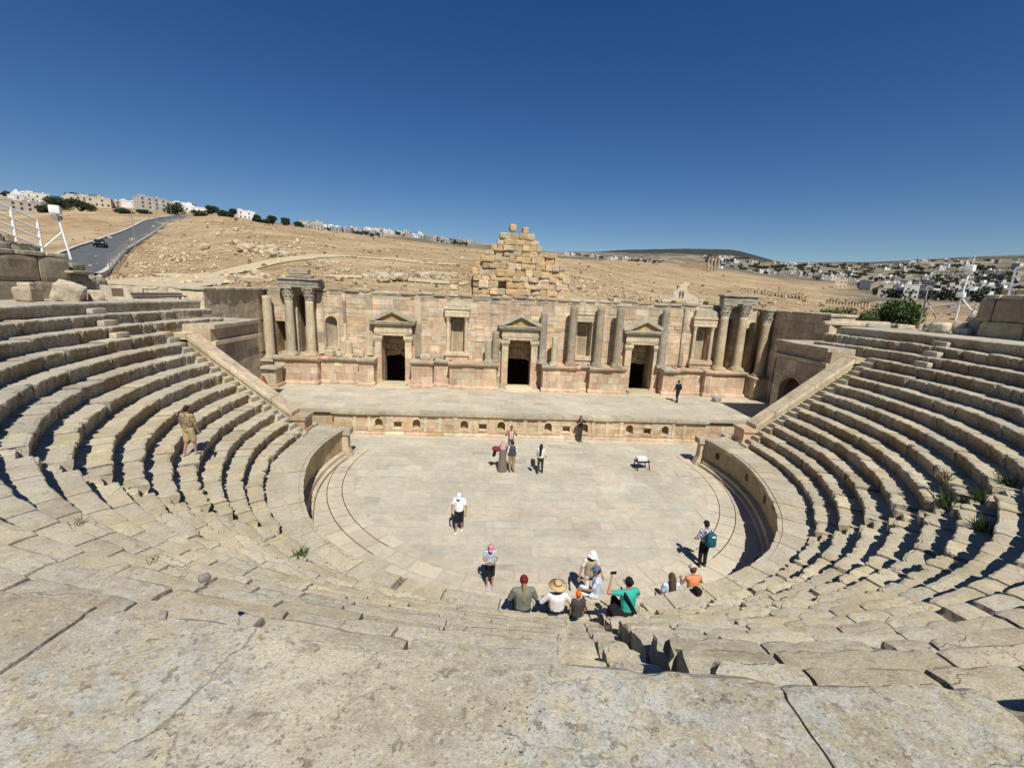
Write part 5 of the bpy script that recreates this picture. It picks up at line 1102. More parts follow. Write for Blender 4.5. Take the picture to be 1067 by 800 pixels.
for x0, x1, yf in ((-19.2, -15.9, 13.5), (-15.88, -12.75, 14.1), (-12.73, -11.55, 13.6), (-8.6, -6.9, 13.6), (-6.88, -5.55, 14.2), (-5.53, -1.75, 13.5), (2.0, 4.95, 13.5), (4.97, 5.85, 14.2), (5.87, 8.75, 13.5), (12.0, 13.2, 13.6), (13.22, 15.5, 14.05), (15.52, 18.9, 13.5)): podium(x0, x1, yf)
# doorways
def pediment(mb, xc, hw, z, h, y0, y1, col):
    mb.prism([(xc - hw, z), (xc + hw, z), (xc + hw, z + .14), (xc - hw, z + .14)], y0 - .1, y1, pal(col, .05))
    mb.prism([(xc - hw + .25, z + .142), (xc + hw - .25, z + .142), (xc, z + h - .16)], y0 + .12, y1, pal(OCH, .06))
    for s_ in (-1, 1):
        p = [(xc + s_ * (hw + .04), z + .142), (xc + s_ * (hw + .04), z + .26), (xc, z + h + .1), (xc, z + h - .16), (xc + s_ * (hw - .42), z + .142)]
        mb.prism(p if s_ > 0 else p[::-1], y0 - .16, y1 - .002 * s_, pal(LIMEG, .06))
for d in doors:
    po = bpy.data.objects.new('doorway', None); COL.objects.link(po); po.parent = sw
    mb = MB()
    for s_ in (-1, 1):
        a, b = sorted((d + s_ * (DW - .03), d + s_ * (DW + .5)))
        for i in range(4):
            z0 = ST + .3 + i * .95; mb.box(a, b, WY - .42, WY - .01, z0, z0 + .944, pal(PINK if i < 2 else CREAM, .07))
        mb.box(a - .07, b + .07, WY - .5, WY - .01, ST, ST + .298, pal(PINK)); mb.box(a - .05, b + .05, WY - .48, WY - .01, 5.2, 5.34, pal(CREAM)); mb.box(a - .1, b + .1, WY - .54, WY - .01, 5.342, 5.62, pal(CREAM))
    mb.build('jamb', M_wall, po)
    mb = MB()
    for i, (e, z0, z1) in enumerate(((.50, 5.622, 5.86), (.54, 5.862, 6.08), (.50, 6.082, 6.42), (.60, 6.422, 6.54), (.75, 6.542, 6.66))):
        mb.box(d - DW - e, d + DW + e, WY - .42 - (e - .5), WY - .01, z0, z1, pal(CREAM if i < 3 else LIMEG, .05))
    mb.build('lintel', M_wall, po)
    mb = MB(); pediment(mb, d, 1.82, 6.662, 1.0, WY - .62, WY - .01, LIMEG); mb.build('pediment', M_wall, po)
    mb = MB(); mb.rough((d, 14.35, ST + .07), (2.3, 1.7, .24), 0, pal(LIME), seed=int(d * 3) + 50, sub=5, amp=.03, pw=12); mb.rough((d + .1, 13.55, ST + .0), (2.9, .7, .18), 0, pal(LIME), seed=int(d * 3) + 51, sub=5, amp=.03, pw=12); mb.build('threshold', M_floor, po)
    mb = MB()
    for s_ in (-1, 1):                                              # reveal, brighter blocks inside the passage
        x = d + s_ * DW
        for i in range(7):
            z0 = ST + i * .57; mb.box(*sorted((x + s_ * .0, x - s_ * .012)), WY + .56, WY + 1.49, z0, z0 + .56, pal((.48, .37, .22), .12))
    mb.build('reveal', M_wall, po)
def ell_disc(mb, x, y, z, r):                                       # raised dark disc, painted as the shade in the broken shell head
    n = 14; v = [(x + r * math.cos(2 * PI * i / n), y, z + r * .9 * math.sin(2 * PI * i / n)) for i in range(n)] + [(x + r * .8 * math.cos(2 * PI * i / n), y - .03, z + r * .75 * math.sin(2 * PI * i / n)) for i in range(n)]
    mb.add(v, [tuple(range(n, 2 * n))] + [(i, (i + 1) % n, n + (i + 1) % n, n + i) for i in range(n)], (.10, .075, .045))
# niches
def colshape(mb, c, z0, z1, r, cap=True, col=CREAM, n=14, base=True, capcol=None):
    h = z1 - z0; bz = r * .9 if base else 0; cz = r * 2.3 if cap else 0
    if base:
        mb.box(c[0] - r * 1.38, c[0] + r * 1.38, c[1] - r * 1.38, c[1] + r * 1.38, z0, z0 + bz * .38, col)
        mb.lathe([(r * 1.32, bz * .382), (r * 1.36, bz * .5), (r * 1.2, bz * .62), (r * 1.12, bz * .7), (r * 1.2, bz * .82), (r * 1.12, bz * .94), (r * 1.02, bz)], (c[0], c[1], z0), n, col)
    mb.lathe([(r, bz), (r, h * .35), (r * .96, h * .65), (r * .87, h - cz)], (c[0], c[1], z0), n, col)
def capital(mb, c, z0, h, r, col, broken=0.):
    mb.lathe([(r, 0), (r * 1.06, h * .05), (r * .98, h * .1), (r * 1.02, h * .5), (r * 1.3, h * .86)], (c[0], c[1], z0), 14, col)
    for row, (zz, hh, rr, ph) in enumerate(((.06, .36, 1.04, 0), (.34, .36, 1.12, .5))):
        for i in range(8):
            if random.random() < broken: continue
            a = 2 * PI * (i + ph) / 8; ca, sa = math.cos(a), math.sin(a); w = r * .30
            pts = []
            for (dr, dz, ww) in ((0, 0, 1), (.08, .5, 1.05), (.22, .85, .8), (.38, 1.0, .5), (.40, .82, .35)):
                R = r * (rr + dr)
                for s_ in (-1, 1): pts.append((c[0] + R * ca - s_ * w * ww * sa, c[1] + R * sa + s_ * w * ww * ca, z0 + h * (zz + hh * dz)))
            q = [(j * 2, j * 2 + 1, j * 2 + 3, j * 2 + 2) for j in range(4)]
            base = len(pts); pts += [(p[0] * .0 + c[0] + (p[0] - c[0]) * .86, c[1] + (p[1] - c[1]) * .86, p[2] - .01) for p in pts]
            q += [(b_ + base, a_ + base, d_ + base, c_ + base) for a_, b_, c_, d_ in q] + [(j * 2, j * 2 + 2, base + j * 2 + 2, base + j * 2) for j in range(4)] + [(j * 2 + 1, base + j * 2 + 1, base + j * 2 + 3, j * 2 + 3) for j in range(4)]
            mb.add(pts, q, pal(col, .1))
    for i in range(4):                                              # corner volutes
        if random.random() < broken: continue
        a = PI / 4 + i * PI / 2; x, y = c[0] + r * 1.5 * math.cos(a), c[1] + r * 1.5 * math.sin(a)
        mb.rough((x, y, z0 + h * .8), (r * .34, r * .34, h * .2), a, pal(col, .1), seed=i, sub=3, amp=.02, pw=3)
    mb.rough((c[0], c[1], z0 + h * .94), (r * 2.75, r * 2.75, h * .14), 0, col, seed=3, sub=4, amp=.03, pw=9)
for nx, k in nich:
    no = bpy.data.objects.new('niche', None); COL.objects.link(no); no.parent = sw
    mb = MB()
    if k == 'arch':
        v = []; n = 9                                                # curved recess
        for i in range(n + 1):
            a = PI * i / n
            for z in (4.45, 6.98): v.append((nx + .47 * math.cos(a), WY + .05 + .45 * math.sin(a), z))
        mb.add(v, [(2 * i, 2 * i + 1, 2 * i + 3, 2 * i + 2) for i in range(n)], np.array([pal((.46, .38, .26), .1) for _ in range(n)])); mb.box(nx - .5, nx + .5, WY + .01, WY + .52, 4.40, 4.449, pal(CREAM))
        mb.build('recess', M_wall, no)
        mb = MB(); archivolt(mb, nx, .475, .17, 6.482, WY - .08, WY - .002, pal(CREAM))
        for s_ in (-1, 1): mb.box(*sorted((nx + s_ * .475, nx + s_ * .64)), WY - .08, WY - .002, 4.3, 6.48, pal(CREAM))
        mb.build('frame', M_wall, no); continue
    mb.box(nx - .55, nx + .55, WY + .62, WY + .68, 4.45, 7.62, pal((.50, .36, .2))); mb.box(nx - .55, nx + .55, WY + .02, WY + .62, 7.621, 7.66, pal((.40, .30, .18)))
    for i in range(5):
        for s_ in (-1, 1): mb.box(*sorted((nx + s_ * .55, nx + s_ * .54)), WY + .01, WY + .62, 4.45 + i * .634, 5.08 + i * .634, pal((.5, .37, .22), .1))
    mb.build('recess', M_wall, no)
    mb = MB(); archivolt(mb, nx, .36, .12, 6.6, WY + .52, WY + .615, pal(CREAM)); ell_disc(mb, nx, WY + .612, 6.62, .30)
    for s_ in (-1, 1): mb.box(*sorted((nx + s_ * .36, nx + s_ * .48)), WY + .52, WY + .615, 4.46, 6.6, pal(CREAM))
    mb.build('inner_arch', M_wall, no)
    mb = MB(); mb.box(nx - 1.02, nx + 1.02, WY - .5, WY - .01, 4.15, 4.32, pal(CREAM)); mb.box(nx - .92, nx + .92, WY - .4, WY - .01, 3.79, 4.148, pal(PINK)); mb.box(nx - .96, nx + .96, WY - .44, WY - .01, 4.322, 4.44, pal(CREAM)); mb.build('sill', M_wall, no)
    for s_ in (-1, 1):
        mb = MB(); colshape(mb, (nx + s_ * .74, WY - .22), 4.442, 7.28, .145, True, pal(CREAM)); capital(mb, (nx + s_ * .74, WY - .22), 6.95, .34, .13, pal(CREAM)); mb.build('column', M_wall, no)
    mb = MB()
    for e, z0, z1 in ((.0, 7.32, 7.62), (.02, 7.622, 7.92), (.1, 7.922, 8.08)): mb.box(nx - .98 - e, nx + .98 + e, WY - .42 - e, WY - .01, z0, z1, pal(CREAM, .06))
    mb.build('entablature', M_wall, no)
    mb = MB()
    if nx < 10:
        mb.prism([(nx - 1.05, 8.082), (nx + 1.05, 8.082), (nx + .9, 8.35), (nx + .35, 8.62), (nx - .1, 8.86), (nx - .45, 8.6), (nx - .98, 8.3)], WY - .45, WY - .01, pal(LIMEG))
        mb.prism([(nx - .8, 8.16), (nx + .75, 8.16), (nx + .1, 8.5), (nx - .2, 8.55)], WY - .475, WY - .45, pal(CREAM))
    else: mb.prism([(nx - 1.0, 8.082), (nx + 1.05, 8.082), (nx + 1.0, 8.5), (nx + .2, 8.8), (nx - .9, 8.6)], WY - .45, WY - .01, pal(LIMEG))
    mb.build('pediment', M_wall, no)
# wall returning behind the left and right column pairs: darker recess panels
# ---------------------------------------------------------------- free columns on the podium
def column(x, y, z0, z1, r, cap, lab, col=CREAM, broken=0., grey=False, capbrk=.1):
    root = empty('column', lab, 'column', (x, y, z0), 0, 'columns along the stage wall')
    m = M_dark if grey else M_wall; ch = .95 * r / .33 if cap else 0
    mb = MB(); bz = r * .95; c = pal(col, .06)
    mb.rough((0, 0, bz * .2), (r * 2.7, r * 2.7, bz * .4), 0, c, seed=int(x * 10) % 50, sub=4, amp=.02, pw=12)
    mb.lathe([(r * 1.3, bz * .4), (r * 1.36, bz * .5), (r * 1.22, bz * .62), (r * 1.12, bz * .7), (r * 1.22, bz * .84), (r * 1.1, bz * .96), (r * 1.03, bz)], (0, 0, 0), 20, c); mb.build('base', m, root)
    h = z1 - z0 - ch; ns = 26; nz = 18; v = []; f = []; cc = []
    pj = random.uniform(.3, .7)
    for j in range(nz + 1):
        t = j / nz; z = bz + (h - bz) * t; rr = r * (1.0 - .13 * t ** 1.5)
        for i in range(ns):
            a = 2 * PI * i / ns; nn = float(fbm(math.cos(a) * 1.2 + x, math.sin(a) * 1.2, z * 1.1, 5, 3)); q = rr + .018 * nn
            zz = z + (broken * float(vn(math.cos(a) * 2 + x, math.sin(a) * 2, 0, 3)) if j == nz else 0)
            v.append((q * math.cos(a), q * math.sin(a), zz))
    for j in range(nz):
        k = pal(col, .02) if not (abs((j + .5) / nz - pj) < .03) else pal(col, .02)
        for i in range(ns): f.append((j * ns + i, j * ns + (i + 1) % ns, (j + 1) * ns + (i + 1) % ns, (j + 1) * ns + i)); cc.append(k)
    f.append(tuple(range(nz * ns, (nz + 1) * ns))); cc.append(pal(col, .05))
    mk('shaft', v, f, m, cc, root, True)
    if cap:
        mb = MB(); capital(mb, (0, 0), h - .01, ch, r * .88, pal((.44, .40, .30), .08), capbrk); mb.build('capital', M_dark, root)
    return root
column(-19.83, 14.3, 3.45, 8.4, .36, False, 'leftmost column, a plain shaft with no capital on its own plinth', CREAM, .06)
column(-18.17, 14.3, 3.79, 9.12, .35, True, 'tall column with leafy capital, left one of the left pair under the entablature', LIMEG)
column(-16.58, 14.3, 3.79, 9.12, .35, True, 'tall column with leafy capital, right one of the left pair under the entablature', CREAM)
column(-1.9, 14.25, 3.79, 6.3, .31, False, 'grey broken column stub standing against the left side of the middle doorway', GREY, .1, True)
column(-2.48, 13.95, 3.79, 5.6, .27, False, 'short pale broken column stub left of the middle doorway', LIME, .12)
column(1.98, 14.45, 3.79, 8.0, .31, False, 'grey plain shaft right beside the middle doorway', (.40, .35, .27), .08, True)
column(2.9, 13.95, 3.79, 6.1, .28, False, 'pale half height column right of the middle doorway', LIME, .1)
column(4.3, 14.1, 3.79, 8.6, .34, False, 'dark grey full height shaft just left of the niche between middle and right doorways', GREY, .05, True)
column(6.5, 14.1, 3.79, 8.55, .34, False, 'dark grey full height shaft just right of the niche between middle and right doorways', GREY, .05, True)
column(8.1, 14.05, 3.79, 8.6, .34, False, 'dark grey full height shaft at the left side of the right doorway', GREY, .05, True)
column(12.0, 14.45, 3.79, 8.65, .31, False, 'grey weathered shaft at the right side of the right doorway', (.38, .34, .27), .06, True)
column(16.87, 14.3, 3.79, 9.28, .36, True, 'tall honey coloured column with leafy capital, left one of the right group', (.52, .42, .27))
column(18.46, 14.3, 3.79, 9.28, .36, True, 'tall honey coloured column with leafy capital, middle one of the right group', (.52, .42, .27))
column(20.15, 13.7, 3.45, 8.95, .38, True, 'thick column with broken capital on its own plinth at the right stage corner', (.50, .39, .24), 0, False, .5)
column(22.9, 12.6, 2.0, 8.95, .4, True, 'column with broken capital rising behind the right entrance block', (.55, .45, .3), 0, False, .4)
for lab, x, y, w, zt, dark in (('square moulded plinth carrying the leftmost column', -19.83, 14.3, 1.15, 3.45, False), ('low square moulded plinth with nothing on it, in front of the left column pair', -19.0, 12.6, 1.25, 3.15, False), ('square moulded plinth carrying the thick column at the right stage corner', 20.15, 13.7, 1.5, 3.45, True)):
    mb = MB(); h = w / 2; b = 0 if abs(x) > 19.5 else ST
    b = ST if x < 0 else .4
    mb.box(x - h - .08, x + h + .08, y - h - .08, y + h + .08, b, b + .25, pal(PINK)); mb.box(x - h + .1, x + h - .1, y - h + .1, y + h - .1, b + .252, zt - .3, pal(CREAM)); mb.box(x - h, x + h, y - h, y + h, zt - .298, zt - .16, pal(PINK)); mb.rough((x, y, zt - .08), (w + .22, w + .22, .158), 0, pal(LIMEG), seed=4, sub=5, amp=.03, pw=14)
    o = mb.build('plinth', M_wall); tag(o, lab, 'plinth', 'column plinths')
def entab(lab, x0, x1, z0, extra):
    root = empty('entablature', lab, 'entablature', ((x0 + x1) / 2, 14.3, z0), 0, 'pieces of entablature on the columns'); w = (x1 - x0) / 2
    mb = MB()
    for i, (e, a, b) in enumerate(((0, 0, .2), (.03, .202, .4), (.0, .402, .56), (.12, .562, .72))): mb.rough((0, 0, (a + b) / 2), (2 * w + 2 * e, .8 + 2 * e, b - a), 0, pal((.36, .33, .26), .08), seed=i + int(x0), sub=6, amp=.03, pw=18)
    mb.build('beam', M_dark, root)
    if extra:
        mb = MB(); mb.rough((.1, 0, .84), (2.0, .75, .24), 0, pal(GREY), seed=9, sub=4, amp=.05, pw=9); mb.rough((.05, 0, 1.2), (1.55, .7, .46), 0, pal((.36, .32, .24)), seed=12, sub=5, amp=.06, pw=8); mb.build('block', M_dark, root)
    mb = MB(); mb.rough((w - .3, .55, .25), (.5, 1.2, .7), 0, pal(GREY), seed=22, sub=4, amp=.05, pw=9); mb.build('return_block', M_dark, root)
entab('weathered entablature with a loose block on top over the left column pair', -18.8, -15.7, 9.12, True)
entab('dark grey entablature beam bridging the right pair of tall columns', 16.4, 19.3, 9.28, False)
mb = MB()
for x, y, sx, sz, s_ in ((-15.25, 14.5, .8, .55, 3), (-14.4, 14.45, .6, .5, 4), (-12.95, 14.5, .75, .6, 6), (-7.6, 14.4, .9, .5, 8)):
    o = MB(); o.rough((x, y, 3.78 + sz / 2 - .02), (sx, .55, sz), random.uniform(-.5, .5), pal(LIME if s_ != 6 else CREAM), seed=s_, sub=5, amp=.08, pw=5); o = o.build('fallen_block', M_wall)
    tag(o, {3: 'squared loose stone block on the podium under the arched niche', 4: 'small rounded loose stone on the podium right of the arched niche', 6: 'broken carved block on the podium just left of the left doorway', 8: 'rounded loose carved stone on the podium right of the left doorway'}[s_], 'stone', 'loose stones on the podium')
column(-13.75, 14.55, 3.79, 5.05, .27, False, 'short pale column stump between arched niche and left doorway', CREAM, .12)
# ---------------------------------------------------------------- side walls of the stage
for sg in (-1, 1):
    side = 'left' if sg < 0 else 'right'
    root = empty('side_wall', f'plain ashlar side wall at the {side} end of the stage with a vaulted arch', 'wall', (0, 0, 0), 0, 'side walls of the stage')
    T = (lambda a, b, c: (-(20.35 + b), a, c)) if sg < 0 else (lambda a, b, c: (20.6 + b, a, c)); X = 20.35 if sg < 0 else 20.6
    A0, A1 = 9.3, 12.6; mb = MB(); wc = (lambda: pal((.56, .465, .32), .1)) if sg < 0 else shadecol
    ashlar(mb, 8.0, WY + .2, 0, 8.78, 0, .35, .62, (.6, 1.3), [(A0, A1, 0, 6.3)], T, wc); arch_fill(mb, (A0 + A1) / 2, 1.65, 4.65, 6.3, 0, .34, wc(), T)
    for a, b in ((8.0, A0), (A1, WY + 1.2)): mb.box(*sorted((sg * (X + .36), sg * (X + 1.6))), a + .01, b, 0, 8.75, (.4, .32, .2))
    mb.box(*sorted((sg * (X + .36), sg * (X + 1.6))), A0, A1, 6.31, 8.74, (.4, .32, .2)); mb.box(*sorted((sg * (X + 3.4), sg * (X + 3.9))), A0 - 1.5, A1 + 1.5, 0, 8.0, (.42, .3, .16))
    mb.box(*sorted((sg * (X + 1.61), sg * (X + 3.5))), A0 - .4, A1 + .4, 6.0, 6.5, (.38, .3, .18))
    # near end of the wall, lit, facing the seats
    for i in range(12): mb.box(*sorted((sg * (X - .003), sg * (X + 1.7))), 7.6, 7.998, 3.2 + i * .46, 3.655 + i * .46, pal(CREAM, .07))
    mb.box(*sorted((sg * (X + 1.705), sg * (X + 4.5))), 7.9, 8.5, 4, 8.55, pal(CREAM))
    mb.build('wall', M_wall, root)
    mb = MB(); y = 7.5
    while y < WY + .3:
        y2 = y + random.uniform(.8, 1.5); mb.rough((sg * (X + .85), (y + y2) / 2, 8.86), (2.0, y2 - y - .015, .2), 0, pal(LIMEG, .1), seed=int(y * 9), sub=4, amp=.03, pw=14); y = y2
    mb.build('coping', M_wall, root)
# ---------------------------------------------------------------- ruined gable behind the stage wall
rg = MB()
def gable(x):
    return float(np.interp(x, [-4.0, -3.9, -3.4, -2.75, -1.9, -1.35, -1.0, -.35, .25, .65, 1.0, 1.9, 2.0, 2.9, 3.6, 4.0, 4.3], [10.8, 12.0, 12.6, 13.1, 13.8, 14.2, 14.5, 14.5, 14.3, 14.5, 13.7, 13.6, 13.1, 13.0, 12.4, 11.5, 10.6]))
z = 0.0; row = 0
while z < 14.6:
    h = random.uniform(.42, .62) if z > 7 else 1.2; x = -4.1 + random.uniform(0, .25)
    while x < 4.3:
        w = random.uniform(.45, .95); xm = x + w / 2
        gap = z > 8.6 and (abs(xm + 1.25 + (z - 11) * -.12) < .2 and 9.6 < z < 12.2)
        if xm < 4.35 and z + h * .6 < gable(xm) and not gap and random.random() > .012 and not (abs(xm - .12) < 1.35 and z + h < 4.4):
            rg.rough((xm, 17.95 + random.gauss(0, .09), z + h / 2), (w + .01, 1.1, h + .012), random.gauss(0, .02), pal((.54, .385, .21) if random.random() < .7 else (.53, .43, .285), .12, .012), seed=int(x * 31 + z * 17) % 977, sub=5, amp=.085, pw=15, tilt=(random.gauss(0, .02), random.gauss(0, .02)))
        x += w
    z += h; row += 1
for x, s_ in ((-.72, .62), (.33, .56)): rg.rough((x, 17.9, 14.78 if x < 0 else 14.62), (s_, .7, s_), .2, pal((.50, .36, .2)), seed=int(s_ * 100), sub=4, amp=.06, pw=5)
for i in range(16): rg.rough((-4.0 + i * .55, 18.6, 9.2 + abs(math.sin(i * 3.3)) * .7), (.7, .9, 3.0), 0, pal((.5, .37, .2)), seed=i, sub=3, amp=.08, pw=6)
o = rg.build('ruined_gable', M_ruin); tag(o, 'stepped gable shaped ruin of big golden blocks rising behind the stage wall', 'ruin')
mb = MB()
for i in range(5): mb.rough((-5.62, 17.9, 8.6 + i * .52), (.85 - .05 * i, .8, .5), random.gauss(0, .04), pal((.54, .42, .25)), seed=i + 60, sub=4, amp=.07, pw=6)
o = mb.build('ruined_pier', M_ruin); tag(o, 'small broken stone pier standing left of the stepped gable ruin', 'ruin')
mb = MB(); x = -20.
while x < 20:
    w = random.uniform(.6, 1.6)
    if not -4.4 < x + w / 2 < 4.6:
        zz = 0; top = 8.55 + random.gauss(0, .2); dr = any(abs(x + w / 2 - d) < 1.1 + w / 2 for d in doors)
        if dr: zz = 3.9
        while zz < top: hh = random.uniform(.5, .7); mb.rough((x + w / 2, 18.0 + random.gauss(0, .05), zz + hh / 2), (w + .01, 1.2, hh + .01), 0, pal((.54, .41, .23), .1, .012), seed=int(x * 7 + zz * 9) % 83, sub=4, amp=.06, pw=11); zz += hh
    x += w
for d in doors:                                                     # rough masonry hanging in the upper half of each doorway
    for i in range(5):
        for j in range(5): rd_ = random.uniform(-.08, .08); mb.rough((d - 1.1 + i * .55 + (j % 2) * .2, 17.0 + random.gauss(0, .03), 3.95 + j * .5 + (rd_ if j == 0 else 0)), (.56, .7, .51), 0, pal((.58, .43, .24), .1), seed=i * 7 + j, sub=4, amp=.06, pw=10)
for d in doors:                                                     # dark passages under the rear wall
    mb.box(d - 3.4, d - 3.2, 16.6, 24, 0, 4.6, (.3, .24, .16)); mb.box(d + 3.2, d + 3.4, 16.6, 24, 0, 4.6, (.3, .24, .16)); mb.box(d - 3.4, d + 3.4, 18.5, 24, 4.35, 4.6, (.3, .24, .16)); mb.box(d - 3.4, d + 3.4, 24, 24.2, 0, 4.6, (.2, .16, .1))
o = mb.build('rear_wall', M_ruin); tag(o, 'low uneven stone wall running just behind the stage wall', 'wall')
# ---------------------------------------------------------------- walls of the upper seating, railings, masts and loose stones
WK = HK(14)
def upper(sg):
    side = 'left' if sg < 0 else 'right'
    root = empty('upper_wall', f'high weathered wall of huge blocks behind the {side} walkway carrying upper seat rows', 'wall', (0, 0, 0), 0, 'walls behind the walkway')
    tmax = R_(94.6) if sg < 0 else R_(92.0); t0 = R_(48); tiers = ((22.95, WK - .2, 1.0, .66), (22.98, WK + .80, 1.12, .62))
    mb = MB(); rnd = random.Random(3 + sg)
    for R, z, h, bd in tiers:
        t = t0
        while t < tmax - .008:
            d = rnd.uniform(1.3, 2.2) / R; t2 = min(t + d, tmax + rnd.uniform(-.012, .004)); m = (t + t2) / 2 * sg; w = (t2 - t) * R
            x, y = pol(R + .6, m); mb.rough((x, y, z + h / 2), (w + .0, 1.2, h), m, pal((.42, .355, .25), .08), seed=int(t * 500) % 91, sub=6, amp=.035, pw=16); t = t + d
    mb.build('wall', M_dark, root)
    for q, (R, z, h, dt) in enumerate(((23.0, WK + 1.92, .22, .0), (23.75, WK + 2.02, .46, .012), (24.5, WK + 2.46, .46, .024), (25.2, WK + 2.92, .46, .045), (25.9, WK + 3.36, .46, .06))):
        if sg > 0 and q > 2: continue
        mb = MB(); t = t0
        while t < tmax - dt - .01:
            d = rnd.uniform(.9, 1.7) / R; t2 = min(t + d, tmax - dt + rnd.uniform(-.01, .006)); m = (t + t2) / 2 * sg; x, y = pol(R + .55, m)
            mb.rough((x, y, z + h / 2), ((t2 - t) * R + .0, 1.15, h), m + rnd.gauss(0, .01), pal((.50, .44, .33), .08), seed=int(t * 300) % 71 + q, sub=5, amp=.05, pw=9); t = t + d
        mb.build('seat_row', M_dark, root)
    mb = MB(); th = np.linspace(t0 * sg, (tmax - .03) * sg, 30); v = []                     # earth fill behind
    for t in th:
        for R, z in ((23.9, 0), (23.9, WK + 1.8), (26.6, WK + 3.3 if sg < 0 else WK + 2.3), (26.6, 0)): x, y = pol(R, t); v.append((x, y, z))
    mb.add(v, [(i * 4 + k, i * 4 + 4 + k, i * 4 + 4 + (k + 1) % 4, i * 4 + (k + 1) % 4) for i in range(29) for k in range(4)] + [(0, 1, 2, 3), (116, 117, 118, 119)], (.42, .35, .24)); mb.build('fill', M_dark, root)
for sg in (-1, 1): upper(sg)
# ragged wall end on the left, with a slab sticking out
mb = MB()
for i, (x, y, z, sx, sy, sz) in enumerate(((-23.55, 2.2, WK + .45, .9, 1.0, .62), (-23.6, 2.5, WK + 1.0, .9, .9, .5), (-23.75, 2.75, WK + 1.5, .9, 1.0, .45), (-23.3, 2.25, WK + 1.28, 1.2, 1.5, .15), (-23.8, 3.2, WK + .6, 1.0, .9, .8), (-24.2, 3.3, WK + 1.2, 1.0, .9, .5), (-24.6, 4.2, WK + .5, 1.3, 1.1, .9), (-25.3, 5.2, WK + .6, 1.3, 1.1, .8), (-26.2, 6.4, WK + .6, 1.5, 1.2, .8), (-27.4, 7.8, WK + .6, 1.6, 1.2, .8), (-29, 9.4, WK + .7, 1.8, 1.3, .8))): mb.rough((x, y, z), (sx, sy, sz), random.gauss(0, .3), pal((.42, .36, .26)), seed=i + 7, sub=5, amp=.07, pw=8)
o = mb.build('ragged_wall_end', M_dark); tag(o, 'ragged broken end of the left upper wall with a slab sticking out', 'wall')
BL = [(-21.75, -1.5, .62, .85, .62, .5, 0, 'low squarish block with a notch, leftmost on the left walkway'), (-21.1, -.42, 1.0, .92, .8, .9, .35, 'big upright faceted block leaning on the left walkway'), (-21.6, .55, .6, .8, .6, .62, .1, 'block right behind the big faceted block on the left walkway'), (-21.5, 1.35, .5, .8, .5, .42, 0, 'low flat block beside the plaque stone on the left walkway')]
for i, (x, y, sx, sy, sz, h, tl, lab) in enumerate(BL):
    mb = MB(); mb.rough((x, y, WK + sz / 2 - .02), (sx, sy, sz), .3 + i * .2, pal((.55, .47, .34)), seed=i + 70, sub=7, amp=.07, pw=9, tilt=(tl * .5, tl))
    if i == 0: mb.rough((x + .1, y - .1, WK + sz + .05), (.4, .5, .22), .35, pal((.55, .47, .34)), seed=75, sub=4, amp=.03, pw=9)
    o = mb.build('stone_block', M_dark); tag(o, lab, 'stone', 'loose blocks on the left walkway')
root = empty('plaque_stone', 'pale sloping stone with a brown plaque on the left walkway', 'sign', (-21.7, 2.75, WK), R_(52))
mb = MB(); mb.prism([(-.5, 0), (.62, 0), (.62, .08), (.4, .62), (-.5, .72)], -.3, .3, (.66, .56, .42)); mb.build('stone', M_wall, root); mb = MB(); mb.box(-.2, .24, -.325, -.302, .2, .56, (.22, .15, .10)); mb.build('plaque', M_dark, root)
mb = MB()
for i in range(9): mb.rough((-22.6 - i * 1.5, 8.9 + i * .35, 8.35), (1.48, .45, .95), -.23, pal((.62, .55, .42), .05), seed=i, sub=4, amp=.03, pw=14)
o = mb.build('low_wall', M_wall); tag(o, 'low pale stone wall beyond the left walkway by the side wall', 'wall')
for i, (x0, y0, x1, y1, z) in enumerate(((-21.9, 3.4, -21.3, 7.2, .10), (-22.3, 3.6, -21.6, 7.3, .24))):
    mb = MB(); mb.tube((x0, y0, WK + z), (x1, y1, WK + z), .07, n=6, col=(.10, .085, .07)); mb.tube((x0 + .15, y0, WK + z), (x1 + .15, y1, WK + z), .06, n=6, col=(.12, .1, .08)); mb.tube((x0, y0 + .3, WK), (x0 + .2, y0 + .3, WK), .08, n=6); mb.tube((x1, y1 - .3, WK), (x1 + .2, y1 - .3, WK), .08, n=6)
    o = mb.build('steel_bar', attrmat('rusty_steel', .6)); tag(o, ('lower of two dark steel bars lying on the left walkway', 'upper of two dark steel bars lying on the left walkway')[i], 'bar')
mb = MB(); mb.tube((-22.0, 5.0, WK), (-22.0, 5.0, WK + .55), .03, col=(.15, .14, .13)); mb.tube((-22., 5., WK + .5), (-21.8, 5.6, WK + .5), .03, col=(.15, .14, .13)); mb.tube((-21.8, 5.6, WK + .5), (-21.75, 5.9, WK + .62), .03, col=(.15, .14, .13)); o = mb.build('metal_bracket', attrmat('bracket', .6)); tag(o, 'bent thin metal bracket sticking up by the steel bars on the left walkway', 'bracket')
RS2 = [(23.6, 3.4, .75, .9, .55, 'long pale block right of the scaffold pole on the right walkway'), (23.2, 2.75, .9, .8, .6, 'rough holed block in front of the long pale block on the right walkway'), (24.0, 2.3, .7, .6, .75, 'pale boulder under the white scaffold on the right walkway'), (24.3, 1.9, .6, .6, 1.15, 'rounded boulder highest of the heap by the right upper wall'), (23.5, 1.75, .5, .6, .4, 'small rough stone between holed block and right upper wall'), (23.8, 6.6, 2.6, .7, .28, 'long flat slab lying at the far right end of the seating'), (21.9, 7.6, 3.2, .9, .25, 'long low slab behind the top right seat rows')]
